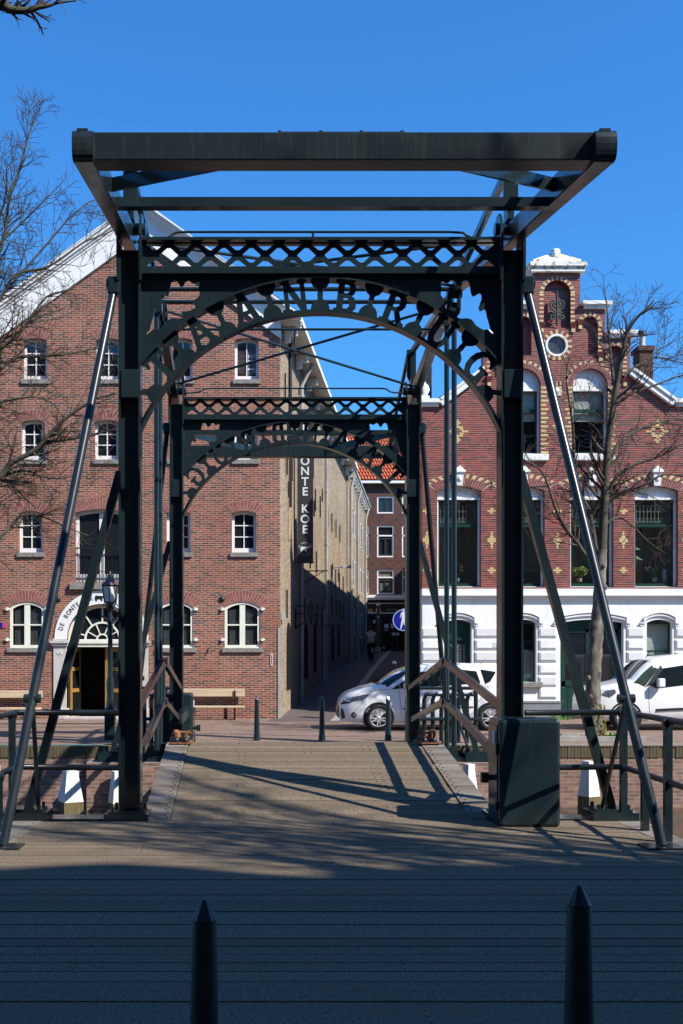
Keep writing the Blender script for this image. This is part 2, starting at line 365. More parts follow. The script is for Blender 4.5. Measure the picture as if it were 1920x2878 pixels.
# ================================================================ bridge
XC = .838; YC = 17.61; YP = 13.5; HW = 2.35
PA = M['paint']
root = thing('bridge_portal', (XC, YP, 0), 'nearer dark green portal of the drawbridge, its arch lettering readable from the front', 'bridge portal', 'two portals of the double drawbridge')
YZ = Matrix(((0,0,1,0),(1,0,0,0),(0,1,0,0),(0,0,0,1)))   # local (x,y,z) -> world (z, x, y): profiles in the YZ plane
def at(x, y, z): return Matrix.Translation((x, y, z))
for s in (-1, 1):
    x = XC + s*HW
    m = MB()
    for k in (-1, 1):
        m.box(x+k*.122-.012, x+k*.122+.012, YP-.14, YP+.14, .1, 7.06)
    m.box(x-.11, x+.11, YP-.012, YP+.012, .1, 7.04)
    m.box(x-.152, x+.152, YP-.16, YP+.16, .085, .115)
    po = m.build('post', PA, root)
    c = MB(); c.box(x-.105, x+.110, YP-.155, YP+.10, 5.18, 5.53); c.build('collar', PA, po, bevel=.008)
    # flared cheek plates that carry the balance pivots
    prof = [(-.17,6.62),(.17,6.62),(.19,6.8),(.19,7.22),(.15,7.40),(.05,7.48),(-.07,7.47),(-.16,7.36),(-.20,7.18),(-.19,6.8)]
    for k in (-1, 1):
        c = MB(); c.prism(prof, at(x+k*.138-.016, YP, 0) @ YZ, .032); c.build('cheek_plate', PA, po)
    c = MB(); c.tube([(x-.19, YP, 7.30), (x+.19, YP, 7.30)], .075, 14); c.build('pivot_pin', PA, po)
    # footing beam and stays
    m = MB(); xo = XC + s*3.62
    m.box(x-.30, x+.24, YP-.24, YP+.24, -.06, .085); m.box(xo-.30, xo+.26, YP-.22, YP+.26, -.06, .10)
    m.box(min(x,xo)+.2, max(x,xo)-.2, YP-.17, YP+.2, -.06, .02)
    m.box(xo-.24, xo+.2, YP-.16, YP+.2, .10, .135); m.box(x-.25, x+.2, YP-.2, YP+.2, .085, .11)
    for (bx, by) in ((-.2,-.12),(.16,-.12),(-.2,.16),(.16,.16)):
        m.tube([(xo+bx, YP+by, .13), (xo+bx, YP+by, .19)], .022, 6); m.tube([(x+bx, YP+by*1.3, .1), (x+bx, YP+by*1.3, .17)], .022, 6)
    m.build('base_beam', PA, root)
    m = MB(); p = Vector((x+s*.13, YP+.03, 4.3)); q = Vector((xo, YP+.03, .12))
    m.bar(p, q, .10, .115, up=(0,1,0)); m.build('stay_bar', PA, root)
    m = MB(); p = Vector((x+s*.20, YP-.07, 6.52)); q = Vector((XC+s*3.46, 11.44, .02))
    m.tube([p, q], .052, 16); m.box(q.x-.2, q.x+.2, q.y-.16, q.y+.16, .0, .022)
    sp = m.build('stay_pole', M['paint_pole'], root)
    m = MB(); m.box(x+s*.12, x+s*.27, YP-.15, YP+.02, 6.46, 6.68); m.tube([(x+s*.13,YP-.065,6.6),(x+s*.285,YP-.065,6.6)], .07, 12)
    m.build('stay_fork', PA, sp, bevel=.02)
    a = p + (q-p)*.765; m = MB(); b = Vector((xo-s*.14, YP-.05, .15))
    m.tube([a, b], .026, 8); m.tube([a+Vector((-.09,0,0)), a+Vector((.09,0,0))], .05, 10); m.build('strut', PA, root)

# ---- lattice beam
m = MB(); xl = XC-HW+.132; xr = XC+HW-.132
m.box(xl, xr, YP-.12, YP+.10, 7.13, 7.166); m.box(xl, xr, YP-.13, YP+.13, 6.715, 6.778)
zt, zb = 7.13, 6.83; n = 13; p = (xr-xl)/n; loops = [[(xl,zb-.08),(xr,zb-.08),(xr,zt+.01),(xl,zt+.01)]]
h = zt-zb; w = .058; zm = (zt+zb)/2; c = .022
for k in range(n+1):
    X = xl + k*p          # diamonds centred on k*p, crossings at (k+.5)p
    a = p/2 - w; bb = .092
    if 0 < k < n:
        loops.append([(X-a,zm-.008),(X-c,zm-bb),(X+c,zm-bb),(X+a,zm-.008),(X+a,zm+.008),(X+c,zm+bb),(X-c,zm+bb),(X-a,zm+.008)])
    if k < n:
        Q = X + p/2; a2 = p/2 - w*.95; hb = .088
        loops.append([(Q-a2, zt-.012), (Q+a2, zt-.012), (Q+c, zt-hb), (Q-c, zt-hb)])
        loops.append([(Q-a2, zb+.012), (Q-c, zb+hb), (Q+c, zb+hb), (Q+a2, zb+.012)])
m.plate(loops, .022, facing(0, YP, 0))
m.build('lattice_beam', PA, root)
m = MB(); m.tube(spline([(xl+.02,YP+.1,7.24),(xl+.3,YP+.14,7.25),(xl+.42,YP+.14,7.315),(xl+.6,YP+.14,7.325)],4)+[(xr-.6,YP+.14,7.325)]+spline([(xr-.42,YP+.14,7.315),(xr-.3,YP+.14,7.25),(xr-.02,YP+.1,7.24)],4), .016, 8)
m.tube([(XC-.08,YP+.14,7.2),(XC-.08,YP+.14,7.32)], .016, 8); m.build('top_rail', PA, root)

# ---- arch spandrel with leaf shaped openings
ZA = 3.84; RO = 2.85; RI = 2.41
def pol(r, deg): return (XC + r*math.sin(math.radians(deg)), ZA + r*math.cos(math.radians(deg)))
amax = math.degrees(math.asin((HW-.132)/RO))
out = [(xl, 6.722), (xl, pol(RO, -amax)[1])] + [pol(RO, -amax + 2*amax*i/48) for i in range(1, 48)] + [(xr, pol(RO, amax)[1]), (xr, 6.722)]
leafpx = [(900,1130),(945,1115),(985,1145),(1005,1190),(1030,1212),(1062,1190),(1082,1140),(1130,1115),(1160,1142),(1190,1165),(1222,1150),(1260,1135),(1285,1160),(1275,1200),(1262,1225),(1285,1310),(1265,1350),(1200,1395),(1165,1425),(1222,1462),(1225,1495),(1180,1528),(1100,1545),(1022,1555),(1052,1605),(1050,1635),(1000,1648),(920,1638),(850,1660),(800,1740),(750,1770),(690,1805),(632,1790),(590,1845),(550,1865),(552,1835),(600,1790),(605,1755),(622,1690),(650,1600),(660,1522),(690,1515),(718,1545),(752,1530),(760,1490),(740,1440),(715,1370),(722,1310),(748,1295),(790,1320),(840,1345),(865,1290),(880,1190)]
leaf = [(px(300+a/4.9, YP), pz(560+b/4.9, YP)) for a, b in leafpx]
leaf2 = [(2*XC - a, b) for a, b in leaf][::-1]
m = MB(); m.plate([out, smooth_loop(leaf), smooth_loop(leaf2)], .022, facing(0, YP, 0))
m.build('arch_spandrel', PA, root)
def rim(r0, r1, d, a, nseg, name, plate_r=None):
    m = MB(); vs = []
    for i in range(nseg+1):
        t = -a + 2*a*i/nseg
        for r in (r0, r1):
            x, z = pol(r, t); vs += [(x, YP-d/2, z), (x, YP+d/2, z)]
    fs = []
    for i in range(nseg):
        o = i*4; q = o+4
        fs += [(o,q,q+1,o+1),(o+2,o+3,q+3,q+2),(o,o+2,q+2,q),(o+1,q+1,q+3,o+3)]
    m.add(vs, fs, 0, False)
    if plate_r:
        lp = [pol(r0, -a+2*a*i/nseg) for i in range(nseg+1)] + [pol(plate_r, a-2*a*i/nseg) for i in range(nseg+1)]
        m.plate([lp], .022, facing(0, YP, 0))
    m.build(name, PA, root)
rim(RO-.022, RO+.0, .20, amax-.2, 60, 'arch_rim')
ai = math.degrees(math.asin((HW-.132)/RI)) - .3
rim(RI, RI+.024, .17, ai, 72, 'arch_rim', RI+.062)
LET = {
'T':(.80,[[(0,1),(.8,1),(.8,.70),(.70,.70),(.65,.86),(.52,.86),(.52,.12),(.64,.1),(.64,0),(.16,0),(.16,.1),(.28,.12),(.28,.86),(.15,.86),(.1,.70),(0,.70)]]),
'A':(.95,[[(0,0),(.38,0),(.38,.1),(.28,.12),(.33,.3),(.60,.3),(.64,.12),(.55,.1),(.55,0),(.95,0),(.95,.1),(.88,.12),(.6,1),(.34,1),(.07,.12),(0,.1)],[(.38,.42),(.565,.42),(.475,.76)]]),
'N':(.95,[[(0,0),(.36,0),(.36,.1),(.26,.12),(.26,.66),(.68,0),(.86,0),(.86,.88),(.95,.9),(.95,1),(.6,1),(.6,.9),(.69,.88),(.69,.36),(.28,1),(0,1),(0,.9),(.1,.88),(.1,.12),(0,.1)]]),
'B':(.8,[[(0,0),(.5,0),(.68,.05),(.79,.16),(.79,.36),(.71,.48),(.6,.53),(.69,.6),(.75,.72),(.72,.86),(.62,.96),(.48,1),(0,1),(0,.9),(.1,.88),(.1,.12),(0,.1)],[(.33,.6),(.45,.6),(.52,.68),(.52,.82),(.45,.88),(.33,.88)],[(.33,.12),(.47,.12),(.55,.2),(.55,.38),(.47,.46),(.33,.46)]]),
'R':(.9,[[(0,0),(.43,0),(.43,.1),(.33,.12),(.33,.42),(.42,.42),(.62,.08),(.7,0),(.9,0),(.9,.12),(.82,.13),(.61,.46),(.71,.54),(.77,.66),(.75,.84),(.65,.95),(.48,1),(0,1),(0,.9),(.1,.88),(.1,.12),(0,.1)],[(.33,.54),(.45,.54),(.53,.62),(.53,.8),(.45,.88),(.33,.88)]]),
'U':(.9,[[(0,1),(0,.9),(.09,.88),(.09,.28),(.17,.1),(.34,0),(.56,0),(.73,.1),(.81,.28),(.81,.88),(.9,.9),(.9,1),(.54,1),(.54,.9),(.63,.88),(.63,.32),(.56,.19),(.45,.15),(.37,.19),(.32,.3),(.32,.88),(.41,.9),(.41,1)]]),
'G':(.9,[[(.84,.68),(.84,1),(.74,1),(.70,.94),(.55,1),(.38,1),(.16,.9),(.03,.7),(0,.48),(.05,.24),(.2,.06),(.42,0),(.62,.02),(.82,.1),(.82,.42),(.9,.44),(.9,.54),(.48,.54),(.48,.44),(.6,.42),(.6,.17),(.45,.13),(.32,.2),(.24,.38),(.24,.6),(.32,.78),(.44,.87),(.58,.85),(.68,.78),(.74,.68)]])}
H0 = RI+.045; HL = RO - H0
for i, ch in enumerate('TAANBRUG'):
    ang = (i-3.5)*13.75; w, loops = LET[ch]; k = .315/.9
    Mx = facing(XC, YP, ZA) @ Matrix.Rotation(math.radians(-ang), 4, 'Z') @ Matrix.Translation((-w*k/2, H0-.005, 0))
    m = MB(); m.plate([[(a*k, b*HL) for a, b in lp] for lp in loops], .024, Mx); m.build('letter', PA, root)
for i in range(-4, 5):
    ang = i*13.75; Mx = facing(XC, YP, ZA) @ Matrix.Rotation(math.radians(-ang), 4, 'Z'); m = MB(); r = .118
    low = [(r*math.cos(PI*j/16), RI+.055 + r*1.12*math.sin(PI*j/16)) for j in range(17)]
    m.plate([low], .023, Mx)
    if abs(i) < 4:
        up = [(r*math.cos(PI+PI*j/16), RO-.012 + r*1.05*math.sin(PI+PI*j/16)) for j in range(17)]
        m.plate([up], .023, Mx)
        m.plate([[(-.055,RI+.14),(.055,RI+.14),(.03,RI+.20),(.036,RI+.245),(.03,RI+.29),(.055,RI+.34),(-.055,RI+.34),(-.03,RI+.29),(-.036,RI+.245),(-.03,RI+.20)]], .0225, Mx)
    else:
        q = 1 if i > 0 else -1
        m.plate([[(-.04*1,RI+.12),(.05,RI+.12),(.05+q*.1,RI+.24),(-.04+q*.1,RI+.24)]], .0225, Mx)
    m.build('ornament', PA, root)
portal = root

# ================================================================ balance frame
def AZ(y): return 6.685 + .16*(y - 10.05)      # axis height of the arms
bal = thing('balance_frame', (XC, YP, 7.25), 'nearer tilting balance frame with big counterweight beam above the front portal', 'balance frame', 'two balance frames of the double drawbridge')
sl = Vector((0, 1, .16)).normalized(); upv = Vector((0, -.16, 1)).normalized()
def arm_pt(y, x=0): return Vector((x, y, AZ(y)))
m = MB(); YB = 10.05
m.box(XC-2.33, XC+2.33, YB, YB+.245, 6.59, 6.849)
bm = m.build('counterweight_beam', M['paint_beam'], bal, bevel=.012)
m = MB(); m.box(px(784,YB), px(1140,YB), YB+.03, YB+.2, 6.849, 6.865)
for u in (788, 904, 1019, 1134): m.tube([(px(u,YB), YB+.08, 6.86), (px(u,YB), YB+.08, 6.893)], .02, 8)
m.build('hatch_cover', M['paint_beam'], bm)
for s in (-1, 1):
    x = XC + s*(HW+.04)
    m = MB()
    # arm: tapered box, deep at the counterweight
    pts = [(9.98,.135),(13.5,.125),(15.6,.11),(17.35,.07)]
    vs = []
    for (y, hh) in pts:
        c = arm_pt(y)
        wd = .095 if y < 13 else .075
        for dx, dz in ((-wd,-hh),(wd,-hh),(wd,hh),(-wd,hh)): vs.append((x+dx, y, c.z+dz))
    fs = [(3,2,1,0)]
    for i in range(3):
        o = i*4
        for k in range(4): fs.append((o+k, o+(k+1)%4, o+4+(k+1)%4, o+4+k))
    fs.append((12,13,14,15)); m.add(vs, fs)
    ar = m.build('arm', PA, bal, bevel=.01)
    m = MB(); prof = [(.05,-.133),(.05,.136),(-.02,.136),(-.045,.128),(-.065,.105),(-.076,.06),(-.078,0),(-.074,-.05),(-.062,-.095),(-.045,-.12),(-.02,-.133)][::-1]
    m.prism(prof, at(x-.096, 10.0, 6.683) @ YZ, .192); m.box(x-.055, x+.045, 9.95, 10.06, 6.81, 6.834)
    m.build('end_cap', M['paint_beam'], ar)
    # struts of the balance above the arm (knee near the pivot)
    m = MB(); xk = x-s*.05; m.plate([[(xk-.09,8.15),(xk-.09,7.62),(xk-.02,7.47),(xk+.02,7.47),(xk+.09,7.62),(xk+.09,8.15)]], .05, facing(0, 13.42, 0)); m.box(xk-.04, xk+.04, 13.4, 13.62, 7.4, 8.1)
    m.build('king_post', PA, ar)
    m = MB(); m.bar((xk, 13.5, 8.08), (xk, 17.15, AZ(17.15)+.06), .075, .10); m.build('upper_tie', PA, ar)
    m = MB(); m.bar((xk-s*.06, 13.45, 8.08), (xk-s*.06, 10.28, 6.80), .06, .09); m.build('upper_tie', PA, ar)
    # diagonal flat in the back bay
    m = MB(); m.bar((x-s*.09, 11.35, AZ(11.35)+.03), (XC+s*.85, YB+.26, 6.74), .03, .14); m.build('diagonal_brace', PA, bal)
    # lift rod with clevis
    m = MB(); xr_ = XC + s*2.36
    m.tube([(xr_, 17.28, 7.62), (xr_, 17.28, .52)], .042, 12)
    lr = m.build('lift_rod', PA, bal)
    m = MB()
    for k in (-1, 1): m.box(xr_+k*.075-.014, xr_+k*.075+.014, 17.18, 17.38, 7.48, 7.86)
    m.tube([(xr_-.12,17.28,7.76),(xr_+.12,17.28,7.76)], .07, 12); m.box(xr_-.085, xr_+.085, 17.21, 17.35, 7.44, 7.52); m.tube([(xr_-.13,17.28,7.6),(xr_-.09,17.28,7.6)], .09, 14)
    m.build('clevis', PA, lr)
m = MB(); y = 11.6; m.box(XC-2.31, XC+2.31, y, y+.12, AZ(y)-.13, AZ(y)-.03); m.build('cross_beam', PA, bal)
m = MB(); m.tube([arm_pt(17.3, XC-2.32), arm_pt(17.3, XC+2.32)], .035, 10); m.build('tie_rod', PA, bal)
m = MB(); m.tube([arm_pt(16.32, XC-2.34), arm_pt(16.32, XC+2.34)], .022, 8)
m.tube([arm_pt(16.32, XC+.1), arm_pt(15.72, XC+.1)], .018, 8); m.build('tie_rod', PA, bal)
m = MB(); m.tube([arm_pt(13.9, XC-2.3), arm_pt(17.0, XC+2.3)], .024, 8); m.build('cross_tie', PA, bal)
m = MB(); m.tube([arm_pt(13.9, XC+2.3)+Vector((0,0,.05)), arm_pt(17.0, XC-2.3)+Vector((0,0,.05))], .024, 8); m.build('cross_tie', PA, bal)

# ================================================================ lifting leaf
SL = .1533
def LZ(y): return .0 + SL*(y-YP)
lf = thing('bridge_leaf', (XC, YP, 0), 'nearer lifting bridge leaf, brown grit planks rising to the middle between grey timber edges', 'bridge leaf', 'two leaves of the double drawbridge')
d = Vector((0, 1, SL)).normalized(); nrm = Vector((0, -SL, 1)).normalized()
y0 = YP-.05; yE = YC-.012; npl = 20; pit = (yE-y0)/npl
m = MB()
for i in range(npl):
    ya = y0+i*pit+RN.uniform(.006,.011); yb = y0+(i+1)*pit-RN.uniform(.006,.011); dz = RN.uniform(-.003,.003)
    m.hexa([(XC-1.852,ya,LZ(ya)-.07+dz),(XC+1.852,ya,LZ(ya)-.07+dz),(XC+1.852,yb,LZ(yb)-.07+dz),(XC-1.852,yb,LZ(yb)-.07+dz),
            (XC-1.852,ya,LZ(ya)+dz),(XC+1.852,ya,LZ(ya)+dz),(XC+1.852,yb,LZ(yb)+dz),(XC-1.852,yb,LZ(yb)+dz)])
for i in range(npl):     # screw heads in three rows
    ya = y0+(i+.5)*pit
    for X in (XC-1.0, XC+.02, XC+.95):
        if RN.random() < .6: continue
        for k in (-.05, .05): m.box(X+k-.008, X+k+.008, ya-.01, ya+.01, LZ(ya)+.0, LZ(ya)+.008, 1)
m.build('deck_planks', [M['deck'], M['black']], lf)
for s in (-1, 1):
    m = MB(); a = XC+s*1.862; b = XC+s*2.2; nk = 20; pk = (yE-y0)/nk
    for i in range(nk):
        ya = y0+i*pk+.006; yb = y0+(i+1)*pk-.006; lo, hi = min(a,b), max(a,b); j = RN.uniform(-.006,.006); e = RN.uniform(0,.012)
        lo -= e*(s<0); hi += e*(s>0)
        m.hexa([(lo,ya,LZ(ya)-.06),(hi,ya,LZ(ya)-.06),(hi,yb,LZ(yb)-.06),(lo,yb,LZ(yb)-.06),(lo,ya,LZ(ya)+.02+j),(hi,ya,LZ(ya)+.02+j),(hi,yb,LZ(yb)+.02+j),(lo,yb,LZ(yb)+.02+j)])
        for k in (.25, .75):
            yc = ya+(yb-ya)*k
            for xx in ((a+s*.04, a+s*.075)[int(k*2)],): m.box(xx-.010, xx+.010, yc-.010, yc+.010, LZ(yc)+.0, LZ(yc)+.028+j, 1)
    m.build('edge_timber', [M['timber'], M['black']], lf)
    m = MB(); xg = XC+s*2.05
    m.hexa([(xg-.09,y0,LZ(y0)-.5),(xg+.09,y0,LZ(y0)-.5),(xg+.09,yE,LZ(yE)-.36),(xg-.09,yE,LZ(yE)-.36),(xg-.09,y0,LZ(y0)-.07),(xg+.09,y0,LZ(y0)-.07),(xg+.09,yE,LZ(yE)-.07),(xg-.09,yE,LZ(yE)-.07)])
    m.box(XC+s*2.2 - (.24 if s>0 else 0), XC+s*2.2 + (.24 if s<0 else 0)+s*.2, 17.16, 17.42, LZ(17.3)-.16, LZ(17.3)-.0)
    m.build('side_girder', PA, lf)
    xr_ = XC+s*2.27
    for zo in (.66, 1.31):
        m = MB(); A = Vector((xr_, YP+.12, LZ(YP+.12)+zo+.05)); E = Vector((xr_, YC-.06, LZ(YC-.06)+zo))
        if zo < 1: A = Vector((xr_, YP+.62, LZ(YP+.62)+zo+.04))
        m.bar(A, E, .075, .105); m.bar(A+(E-A)*.93, E, .082, .135)
        m.build('handrail', PA, lf, bevel=.008)
    m = MB(); m.tube([(xr_, YC-.07, LZ(YC)+.64), (xr_, YC-.07, LZ(YC)+1.36)], .02, 8)
    m.build('rail_stanchion', PA, lf)
    for zo in (.66, 1.31):
        m = MB(); m.tube([(xr_-.06, YC-.03, LZ(YC)+zo), (xr_+.06, YC-.03, LZ(YC)+zo)], .05, 10); m.build('rail_hinge', PA, lf)
    # rusty lock on the edge timber at the joint
    m = MB(); X = XC+s*1.98; zz = LZ(YC-.1)+.02
    for k in (-.075, .075):
        m.lathe((X+k, YC-.22, zz), [(.05,0),(.055,.03),(.05,.07),(.02,.085)], 10, 1)
        m.box(X+k-.02, X+k+.02, YC-.16, YC-.02, zz, zz+.16)
    m.tube([(X-.15,YC-.06,zz+.13),(X+.14,YC-.06,zz+.17)], .018, 8); m.lathe((X-s*-.1,YC-.06,zz+.10), [(.05,0),(.055,.05),(.03,.09)], 9)
    m.lathe((X+.08*s,YC-.05,zz+.06), [(.07,0),(.06,.08),(.03,.12)], 9)
    m.box(X-.17, X+.17, YC-.32, YC-.03, zz-.012, zz+.006)
    m.build('joint_lock', [M['rust'], M['black']], lf)
m = MB(); m.box(XC-1.95, XC+1.95, YC-.25, YC-.02, LZ(YC)-.42, LZ(YC)-.12); m.box(XC-1.95, XC+1.95, YP+.0, YP+.3, -.5, -.1)
m.build('cross_girder', PA, lf)

# ================================================================ control cabinet
cb = thing('control_cabinet', (3.25, 13.06, 0), 'nearer dark green steel control cabinet standing on the deck beside the right post', 'cabinet', 'control cabinets of the drawbridge')
m = MB(); m.box(2.89, 3.62, 12.78, 13.34, .0, 1.275); bx = m.build('cabinet_body', PA, cb, bevel=.045)
m = MB(); m.box(2.878, 2.89, 12.84, 13.30, .06, 1.2); dr = m.build('door', PA, bx, bevel=.006)
m = MB(); m.box(2.866, 2.879, 12.9, 13.0, .98, 1.12); m.build('notice', M['signwhite'], dr)
m = MB(); m.box(2.862, 2.88, 12.82, 12.85, .85, .98); m.box(2.862, 2.88, 12.82, 12.85, .2, .3); m.build('hinge', M['black'], dr)
m = MB(); m.tube([(2.79,13.05,.56),(2.9,13.05,.56)], .035, 8); m.box(2.74,2.82,13.0,13.1,.5,.62); m.build('crank_socket', M['black'], bx)
m = MB(); m.bar((2.98,13.3,.95),(3.1,14.15,.80),.11,.2); m.build('rail_bracket', PA, bx)

# ================================================================ splayed railings
def railing(name, loc, pts, posts, label, group=None):
    r = thing(name, loc, label, 'railing', group)
    for z in (1.32, .65):
        for i in range(len(pts)-1):
            pass
        m = MB(); m.tube([(x, y, z) for x, y in pts], .036, 10); m.build('rail', M['paint_pole'], r)
    for (x, y, hh) in posts:
        m = MB(); m.box(x-.04, x+.04, y-.035, y+.035, -.04, hh)
        m.tube([(x-.055, y, hh), (x+.055, y, hh)], .045, 8); m.build('rail_post', PA, r)
    return r
xa = 4.55
rl = railing('railing', (xa, 12.5, 0), [(XC+HW+.14,13.3),(xa-.06,13.42),(xa+.0,13.36),(xa-.02,12.4),(xa-.2,9.0)],
   [(xa,13.36,1.3),(xa-.03,12.55,.63),(xa-.07,11.75,1.3),(xa-.11,10.95,.63),(xa-.15,10.15,1.3),(xa-.19,9.35,.63)], 'dark tubular railing with upright posts running towards the viewer on the right')
xb = -2.93
rl2 = railing('railing', (xb, 12.5, 0), [(XC-HW-.12,13.3),(xb+.06,13.40),(xb,13.32),(xb+.03,12.4),(xb+.15,9.0)],
   [(xb,13.28,1.3),(xb+.03,12.45,.63),(xb+.06,11.6,1.3),(xb+.1,10.75,.63),(xb+.13,9.9,1.3)], 'dark tubular railing crossing behind the left stay pole in front of the mooring posts')
# the other half: the same things turned half round about the middle of the bridge
def turned(o, label):
    c = copy_tree(o); L = o.location
    c.location = (2*XC - L.x, 2*YC - L.y, L.z); c.rotation_euler.z = o.rotation_euler.z + PI
    c['label'] = label; return c
turned(portal, 'farther dark green portal of the drawbridge, its arch lettering seen mirrored from behind')
turned(bal, 'farther balance frame, its counterweight beam low behind the mirrored arch lettering')
turned(lf, 'farther lifting bridge leaf sloping down to the quay beyond the middle joint')
turned(cb, 'farther dark green control cabinet by the left post near the far bollards')
# far railings on the quay side
def far_rail(loc, x0, x1, y, n, label):
    r = thing('railing', loc, label, 'railing')
    for z in (1.36, .72):
        m = MB(); m.tube([(x0, y, z), (x1, y, z)], .036, 8); m.build('rail', PA, r)
    for i in range(n):
        x = x0+.1+(x1-x0-.2)*i/(n-1)
        m = MB(); m.tube([(x,y+.06,.15),(x,y+.06,1.12),(x+.03,y+.03,1.22),(x+.1,y,1.24)] if i < n-1 else [(x,y+.03,.15),(x,y+.03,1.36)], .045, 8); m.build('rail_post', PA, r)
    m = MB(); m.tube([(x0+.1,y,1.22),(x1-.1,y,1.22)], .03, 8); m.build('rail', PA, r)
far_rail((3.9,22.5,.22), px(1180,22.5), px(1352,22.5), 22.5, 7, 'dark railing with close upright bars on the far quay right of the farther portal')
far_rail((-2.0,22.6,.22), px(372,22.6), px(478,22.6), 22.6, 5, 'dark railing with upright bars on the far quay behind the left lift rod')

# ================================================================ approach deck and bollards
m = MB(); yy = 13.44; i = 0; pit = .2035
while yy > -2.5:
    ya, yb = yy-pit+RN.uniform(.003,.012), yy-RN.uniform(.003,.010); dz = RN.uniform(-.004,.004); e = .004*RN.uniform(-1,1)
    xl0 = -2.56 if i else -1.3
    m.hexa([(xl0,ya,-.09),(4.42,ya+e,-.09),(4.42,yb+e,-.09),(xl0,yb,-.09),(xl0,ya,dz),(4.42,ya+e,dz),(4.42,yb+e,dz),(xl0,yb,dz)])
    for X in (-1.15, .98, 1.25, 2.6):
        if RN.random() < .75: continue
        yc = (ya+yb)/2 + RN.uniform(-.01,.01)
        for k in (-.05, .05): m.box(X-.007, X+.007, yc+k-.005, yc+k+.005, dz, dz+.003, 1)
    yy -= pit; i += 1
m.build('approach_deck', [M['deck'], M['black']], kind='structure')
m = MB(); yy = 13.40
while yy > 2:
    ya, yb = yy-.2+.004, yy-.004; j = RN.uniform(-.004,.004)
    m.box(-3.02, -2.572, ya, yb, -.08, .008+j)
    m.box(-2.64-.008, -2.64+.008, (ya+yb)/2-.03, (ya+yb)/2-.015, 0, .012+j, 1)
    m.box(4.432, 4.72, ya, yb, -.08, .004+j)
    yy -= .2
m.build('deck_edging', [M['timber'], M['black']], kind='structure')
m = MB(); m.box(-3.0, 4.7, -2.5, 13.40, -.55, -.1); m.build('deck_substructure', M['black'], kind='structure')

def bollard(x, y, z, hgt, label, group):
    r = thing('bollard', (x, y, z), label, 'bollard', group); h = hgt
    m = MB(); bm_ = M['paint'] if z > .1 else M['black']  # shade put into the colour: near bollards black, sunlit far ones keep green paint
    m.lathe((x,y,z), [(.075,0),(.074,.10),(.064,.125),(.058,h-.65),(.0515,h-.40),(.0462,h-.085),(.0455,h-.078)], 20, smooth=True); m.build('shaft', bm_, r)
    m = MB(); m.lathe((x,y,z), [(.0455,h-.078),(.047,h-.074),(.0125,h-.006),(.011,h-.001),(.002,h)], 10, smooth=False); m.build('pointed_cap', bm_, r)
    return r
bollard(px(574.5,4.07), 4.07, 0, 1.095, 'large tapering bollard, coloured black for the shade, with pointed cap in the left foreground', 'foreground bollards on the shaded deck')
bollard(px(1627,4.07), 4.07, 0, 1.15, 'large tapering bollard, coloured black for the shade, with pointed cap in the right foreground', 'foreground bollards on the shaded deck')
for u, lb in ((540,'far bollard half hidden beside the green control cabinet'),(722,'far bollard standing in front of the brick warehouse corner'),(905,'far bollard standing in front of the alley mouth'),(1091,'far bollard standing in front of the white hatchback front wheel')):
    bollard(px(u,23.24), 23.24, .22, .95, lb, 'bollards across the far end of the bridge')
# ================================================================ façade helpers
def seg(x0, x1, zs, rise, n=10):   # arc from (x1,zs) over the crown to (x0,zs)
    if rise < .01: return [(x1, zs), (x0, zs)]
    c = (x1-x0)/2; Rr = (c*c + rise*rise)/(2*rise); zc = zs + rise - Rr; xc = (x0+x1)/2; a = math.asin(min(1, c/Rr))
    if rise > c*.999: a = PI/2
    return [(xc + Rr*math.sin(a - 2*a*i/n), zc + Rr*math.cos(a - 2*a*i/n)) for i in range(n+1)]
def opening(x0, x1, z0, z1, rise=0, n=10):
    return [(x0, z0), (x1, z0)] + seg(x0, x1, z1-rise, rise, n)
def inset(x0, x1, z0, z1, rise, t, tb=None):
    return opening(x0+t, x1-t, z0+(t if tb is None else tb), z1-t, max(0, rise*(x1-x0-2*t)/(x1-x0)))
def voussoirs(m, x0, x1, zs, rise, hgt, Y, n=None, mi=(1,), bed=0, gap=.012, flare=.0, half=None, proud=.006):
    """fan of bricks over an opening; the mortar bed is slot `bed`, bricks cycle through `mi`"""
    c = (x1-x0)/2; xc = (x0+x1)/2
    if rise < .012: rise = .012
    Rr = (c*c+rise*rise)/(2*rise); zc = zs+rise-Rr; a = math.asin(min(1, c/Rr)) if rise < c*.999 else PI/2
    if n is None: n = max(6, int(2*a*Rr/.066))
    a2 = a + flare
    lp = [(xc+Rr*math.sin(-a+2*a*i/24), zc+Rr*math.cos(-a+2*a*i/24)) for i in range(25)] + [(xc+(Rr+hgt)*math.sin(a2-2*a2*i/24), zc+(Rr+hgt)*math.cos(a2-2*a2*i/24)) for i in range(25)]
    m.plate([lp], .02, facing(0, Y+.006, 0), bed)
    for i in range(n):
        t0 = -1+2*i/n; t1 = -1+2*(i+1)/n; g = gap/Rr/2
        def pt(r, t, k, e): return (xc+r*math.sin(t*k+e), Y-proud, zc+r*math.cos(t*k+e))
        R2 = Rr+hgt; g2 = gap/R2/2
        q = [pt(Rr+.004,t0,a,g), pt(Rr+.004,t1,a,-g), pt(R2-.005,t1,a2,-g2), pt(R2-.005,t0,a2,g2)]
        if half:   # outer half of every other brick in a second colour
            qm = [pt(Rr+hgt*half,t0,(a+a2)/2,g), pt(Rr+hgt*half,t1,(a+a2)/2,-g)]
            bits = [([q[0],q[1],qm[1],qm[0]], mi[0]), ([qm[0],qm[1],q[2],q[3]], mi[1] if i%2==0 else mi[0])]
        else: bits = [(q, mi[i % len(mi)])]
        for qq, k in bits:
            b = [(x, Y+.01, z) for x, y, z in qq]
            m.add(qq+b, [(0,1,2,3),(0,4,5,1),(1,5,6,2),(2,6,7,3),(3,7,4,0)], k)
